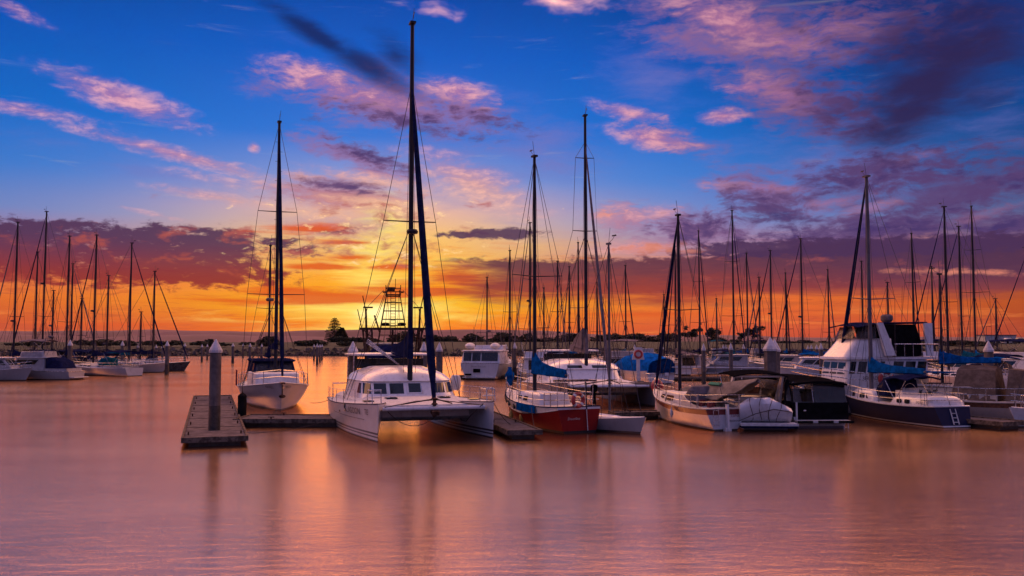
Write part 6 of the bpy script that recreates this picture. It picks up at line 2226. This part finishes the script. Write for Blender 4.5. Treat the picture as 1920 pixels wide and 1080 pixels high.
def shrub(px, Y, w, h, label, seed, base=None, n=900):
    q = at_depth(px, 640, Y)
    zb = 3.3 if base is None else base
    t = thing('bush', label, 'bush', (q.x, Y, zb), 0, 'bushes along the far embankment')
    rs = random.Random(seed)
    bl = []
    for k in range(max(3, int(w / 3))):
        x = rs.uniform(-.5, .5) * w
        hh = h * (1 - (2 * abs(x) / w) ** 2 * .6) * rs.uniform(.55, 1)
        bl.append(((x, rs.uniform(-1.5, 1.5), hh * .45), (w / max(3, int(w / 3)) * rs.uniform(.7, 1.2), 2.0, hh * .55)))
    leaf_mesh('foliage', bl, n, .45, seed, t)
    b = MB()
    for k in range(4):
        x = rs.uniform(-.3, .3) * w
        b.tube([(x, 0, -.4), (x + rs.uniform(-.5, .5), 0, h * .5)], .14, 5, .05)
    b.build('stem', barkm, t)
def tree(px, Y, w, ytop, label, seed, trunk=.35, n=1100):
    q = at_depth(px, 640, Y)
    zt = at_depth(px, ytop, Y).z
    zb = 3.2
    H = zt - zb
    t = thing('tree', label, 'tree', (q.x, Y, zb), 0, 'trees on the far embankment')
    rs = random.Random(seed)
    b = MB()
    b.tube([(0, 0, -.3), (.1, 0, H * .3), (.05, 0, H * .7)], .22, 7, .08)
    bl = []
    for k in range(9):
        a = rs.uniform(0, 2 * PI)
        rr_ = rs.uniform(.2, .5) * w
        z = H * rs.uniform(.42, .86)
        e = Vector((rr_ * math.cos(a), rr_ * math.sin(a) * .8, z))
        b.tube([(.05, 0, H * trunk * rs.uniform(.7, 1.2)), e * .6 + Vector((0, 0, H * .18)), e], .09, 5, .03)
        bl.append((tuple(e), (w * rs.uniform(.13, .24), w * rs.uniform(.13, .22), H * rs.uniform(.08, .16))))
    b.build('trunk', barkm, t)
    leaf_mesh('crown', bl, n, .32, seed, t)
def pine(px, Y, ytop, w, label, seed):
    q = at_depth(px, 640, Y)
    H = at_depth(px, ytop, Y).z - 3.2
    t = thing('norfolk_pine', label, 'pine', (q.x, Y, 3.2), 0, 'pines on the far embankment')
    rs = random.Random(seed)
    MB().tube([(0, 0, -.4), (0, 0, H)], .3, 7, .04).build('trunk', barkm, t)
    b = MB()
    k = 15
    for i in range(k):
        z = H * (.12 + .86 * i / k)
        R0 = w * .5 * (1 - (i / k)) ** .8 * rs.uniform(.75, 1.1) + .15
        for j in range(7):
            a = 2 * PI * j / 7 + rs.uniform(-.3, .3)
            e = Vector((R0 * math.cos(a), R0 * math.sin(a), z + R0 * .12))
            for s_ in range(7):
                f = (s_ + 1) / 7
                p = Vector((0, 0, z - .1)).lerp(e, f)
                m3 = Matrix.Rotation(a, 3, 'Z')
                b.add([p + m3 @ Vector(v_) for v_ in ((-.35, -.22, 0), (.35, -.2, .04), (.35, .2, .04), (-.35, .22, 0))], [(0, 1, 2, 3)])
                b.add([p + m3 @ Vector(v_) for v_ in ((-.3, 0, -.16), (.35, 0, -.1), (.35, 0, .2), (-.3, 0, .14))], [(0, 1, 2, 3)])
    b.build('crown', leafm, t, smooth=False)
pine(627, 300, 594, 7.5, 'taller Norfolk pine silhouetted against the glow', 1)
pine(641, 305, 613, 4.5, 'shorter Norfolk pine right of the tall one', 2)
shrub(650, 290, 12, 3.5, 'dense rounded thicket under the two Norfolk pines', 3, n=1600)
shrub(680, 292, 9, 3.6, 'thicket right of the two pines, under the trawler outrigger', 4, n=900)
shrub(745, 292, 16, 4.6, 'thicket behind the trawler wheelhouse', 5, n=1200)
shrub(820, 292, 14, 3.4, 'low thicket behind the boxy cruiser', 6)
shrub(890, 292, 13, 3.6, 'low thicket right behind the boxy cruiser flybridge', 7)
shrub(975, 290, 20, 4.6, 'wide thicket behind the red sailboat mast', 8, n=1500)
shrub(1060, 290, 22, 3.8, 'wide low thicket behind the grey sail stack', 9, n=1400)
shrub(1135, 290, 18, 4.2, 'thicket left of the blue tarpaulin', 10, n=1300)
shrub(1190, 290, 14, 4.0, 'bushy thicket just right of the small day-sailer mast', 11, n=1000)
shrub(1247, 290, 12, 4.6, 'peaked dark bush above the blue tarpaulin', 12, n=1000)
shrub(1362, 290, 12, 2.6, 'flat dark bush between two round trees', 13)
shrub(515, 262, 7, 4.0, 'small domed bush behind the ketch', 14, base=2.6)
shrub(385, 262, 4, 3.0, 'small lone bush left of the tall near pile', 15, base=2.6, n=400)
tree(1297, 288, 5.6, 610, 'round-crowned tree right of the maroon-banded boat mast', 21)
tree(1336, 288, 4.4, 611, 'narrow leaning tree between two masts', 22)
tree(1413, 288, 5.6, 609, 'flat-topped tree with a gap of glow under its crown', 23, n=900)
tree(1389, 288, 2.6, 622, 'tiny tree left of the flat-topped one', 24, n=350)
shrub(150, 258, 40, 1.9, 'long low hedge behind the left cluster', 31, base=2.9, n=1800)
shrub(330, 258, 30, 1.5, 'long low hedge right of the left cluster', 32, base=2.9, n=1300)
shrub(560, 262, 34, 1.5, 'long low hedge behind the cluster of four piles', 33, base=3.0, n=1500)
shrub(1500, 262, 50, 1.6, 'long low hedge behind the double pile', 34, base=3.0, n=1800)
shrub(1720, 250, 46, 1.6, 'long low hedge behind the flybridge cruiser', 35, base=3.0, n=1700)

# lamp posts, shed, cars
for px, yt, lb in ((1462, 617, 'slim lamp post on the embankment right of the double pile'), (1850, 612, 'slim lamp post beside the flat-roofed building')):
    q = at_depth(px, 640, 270)
    H = at_depth(px, yt, 270).z - 3.2
    t = thing('street_lamp', lb, 'lamp post', (q.x, 270, 3.2), 0, 'lamp posts on the embankment')
    MB().tube([(0, 0, 0), (0, 0, H)], .09, 6, .06).build('post', M['mast'], t)
    b = MB(); b.tube([(0, 0, H), (1.0, 0, H + .05)], .05, 5); b.box((1.0, 0, H), (.7, .3, .12)); b.build('lamp_arm', M['mast'], t)
q = at_depth(1868, 640, 262)
t = thing('flat_roofed_building', 'low flat-roofed pale building on the embankment at the right', 'building', (q.x, 262, 2.2), R(-6))
MB().box((0, 0, 1.75), (8.6, 6, 3.5)).build('wall', M['paintw'], t)
MB().box((0, 0, 3.6), (9.0, 6.4, .22)).build('roof', M['gcanvas'], t)
for x in (-2.6, -.6):
    MB().box((x, -3.02, 1.7), (1.2, .08, .9)).build('window', M['glass'], t)
MB().box((2.3, -3.02, 1.05), (1.2, .08, 2.1)).build('door', M['ncanvas'], t)
def car(px, Y, z, rz, body, lb):
    q = at_depth(px, 640, Y)
    t = thing('parked_car', lb, 'car', (q.x, Y, z), rz, 'cars parked on the embankment')
    h = House([(.25, -2.1, 2.1, .85, .8), (.75, -2.15, 2.1, .88, .8), (.92, -2.0, 1.6, .85, .75)], r=.25, crown=0)
    h.mesh('body', body, t)
    c = House([(.9, -1.7, 1.0, .8, .75), (1.35, -1.3, .3, .68, .62), (1.42, -1.1, .1, .6, .55)], r=.2, crown=.03)
    c.mesh('cabin_roof', body, t)
    windows(c, t, [(-.55, .55, .98, 1.3), (.9, 2.6, .98, 1.3), (-2.6, -.9, .98, 1.3)])
    for x in (-1.35, 1.3):
        for y in (-.86, .86):
            b = MB(); b.tube([(x, y - .1, .33), (x, y + .1, .33)], .33, 12); b.build('wheel', M['rubber'], t)
car(1893, 232, 3.4, R(12), M['gel2'], 'pale car parked right of the flat-roofed building')
car(1915, 230, 3.4, R(10), M['blueh'], 'dark car parked at the right edge of the embankment')

# ------------------------------------------------------------------ the evening air
m, g = new_mat('haze_air')
pv = g.n('ShaderNodeVolumePrincipled')
pv.inputs['Color'].default_value = (0.95, 0.70, 0.62, 1)
pv.inputs['Density'].default_value = 0.000014
pv.inputs['Anisotropy'].default_value = 0.4
g.put(g.n('ShaderNodeOutputMaterial').inputs[1], pv.outputs[0])
hz = MB().box((0, 2925, 57), (14000, 6350, 126)).build('haze', m, None, smooth=False)
tag(hz, 'thin warm evening haze over the harbour', 'haze', kind='stuff')
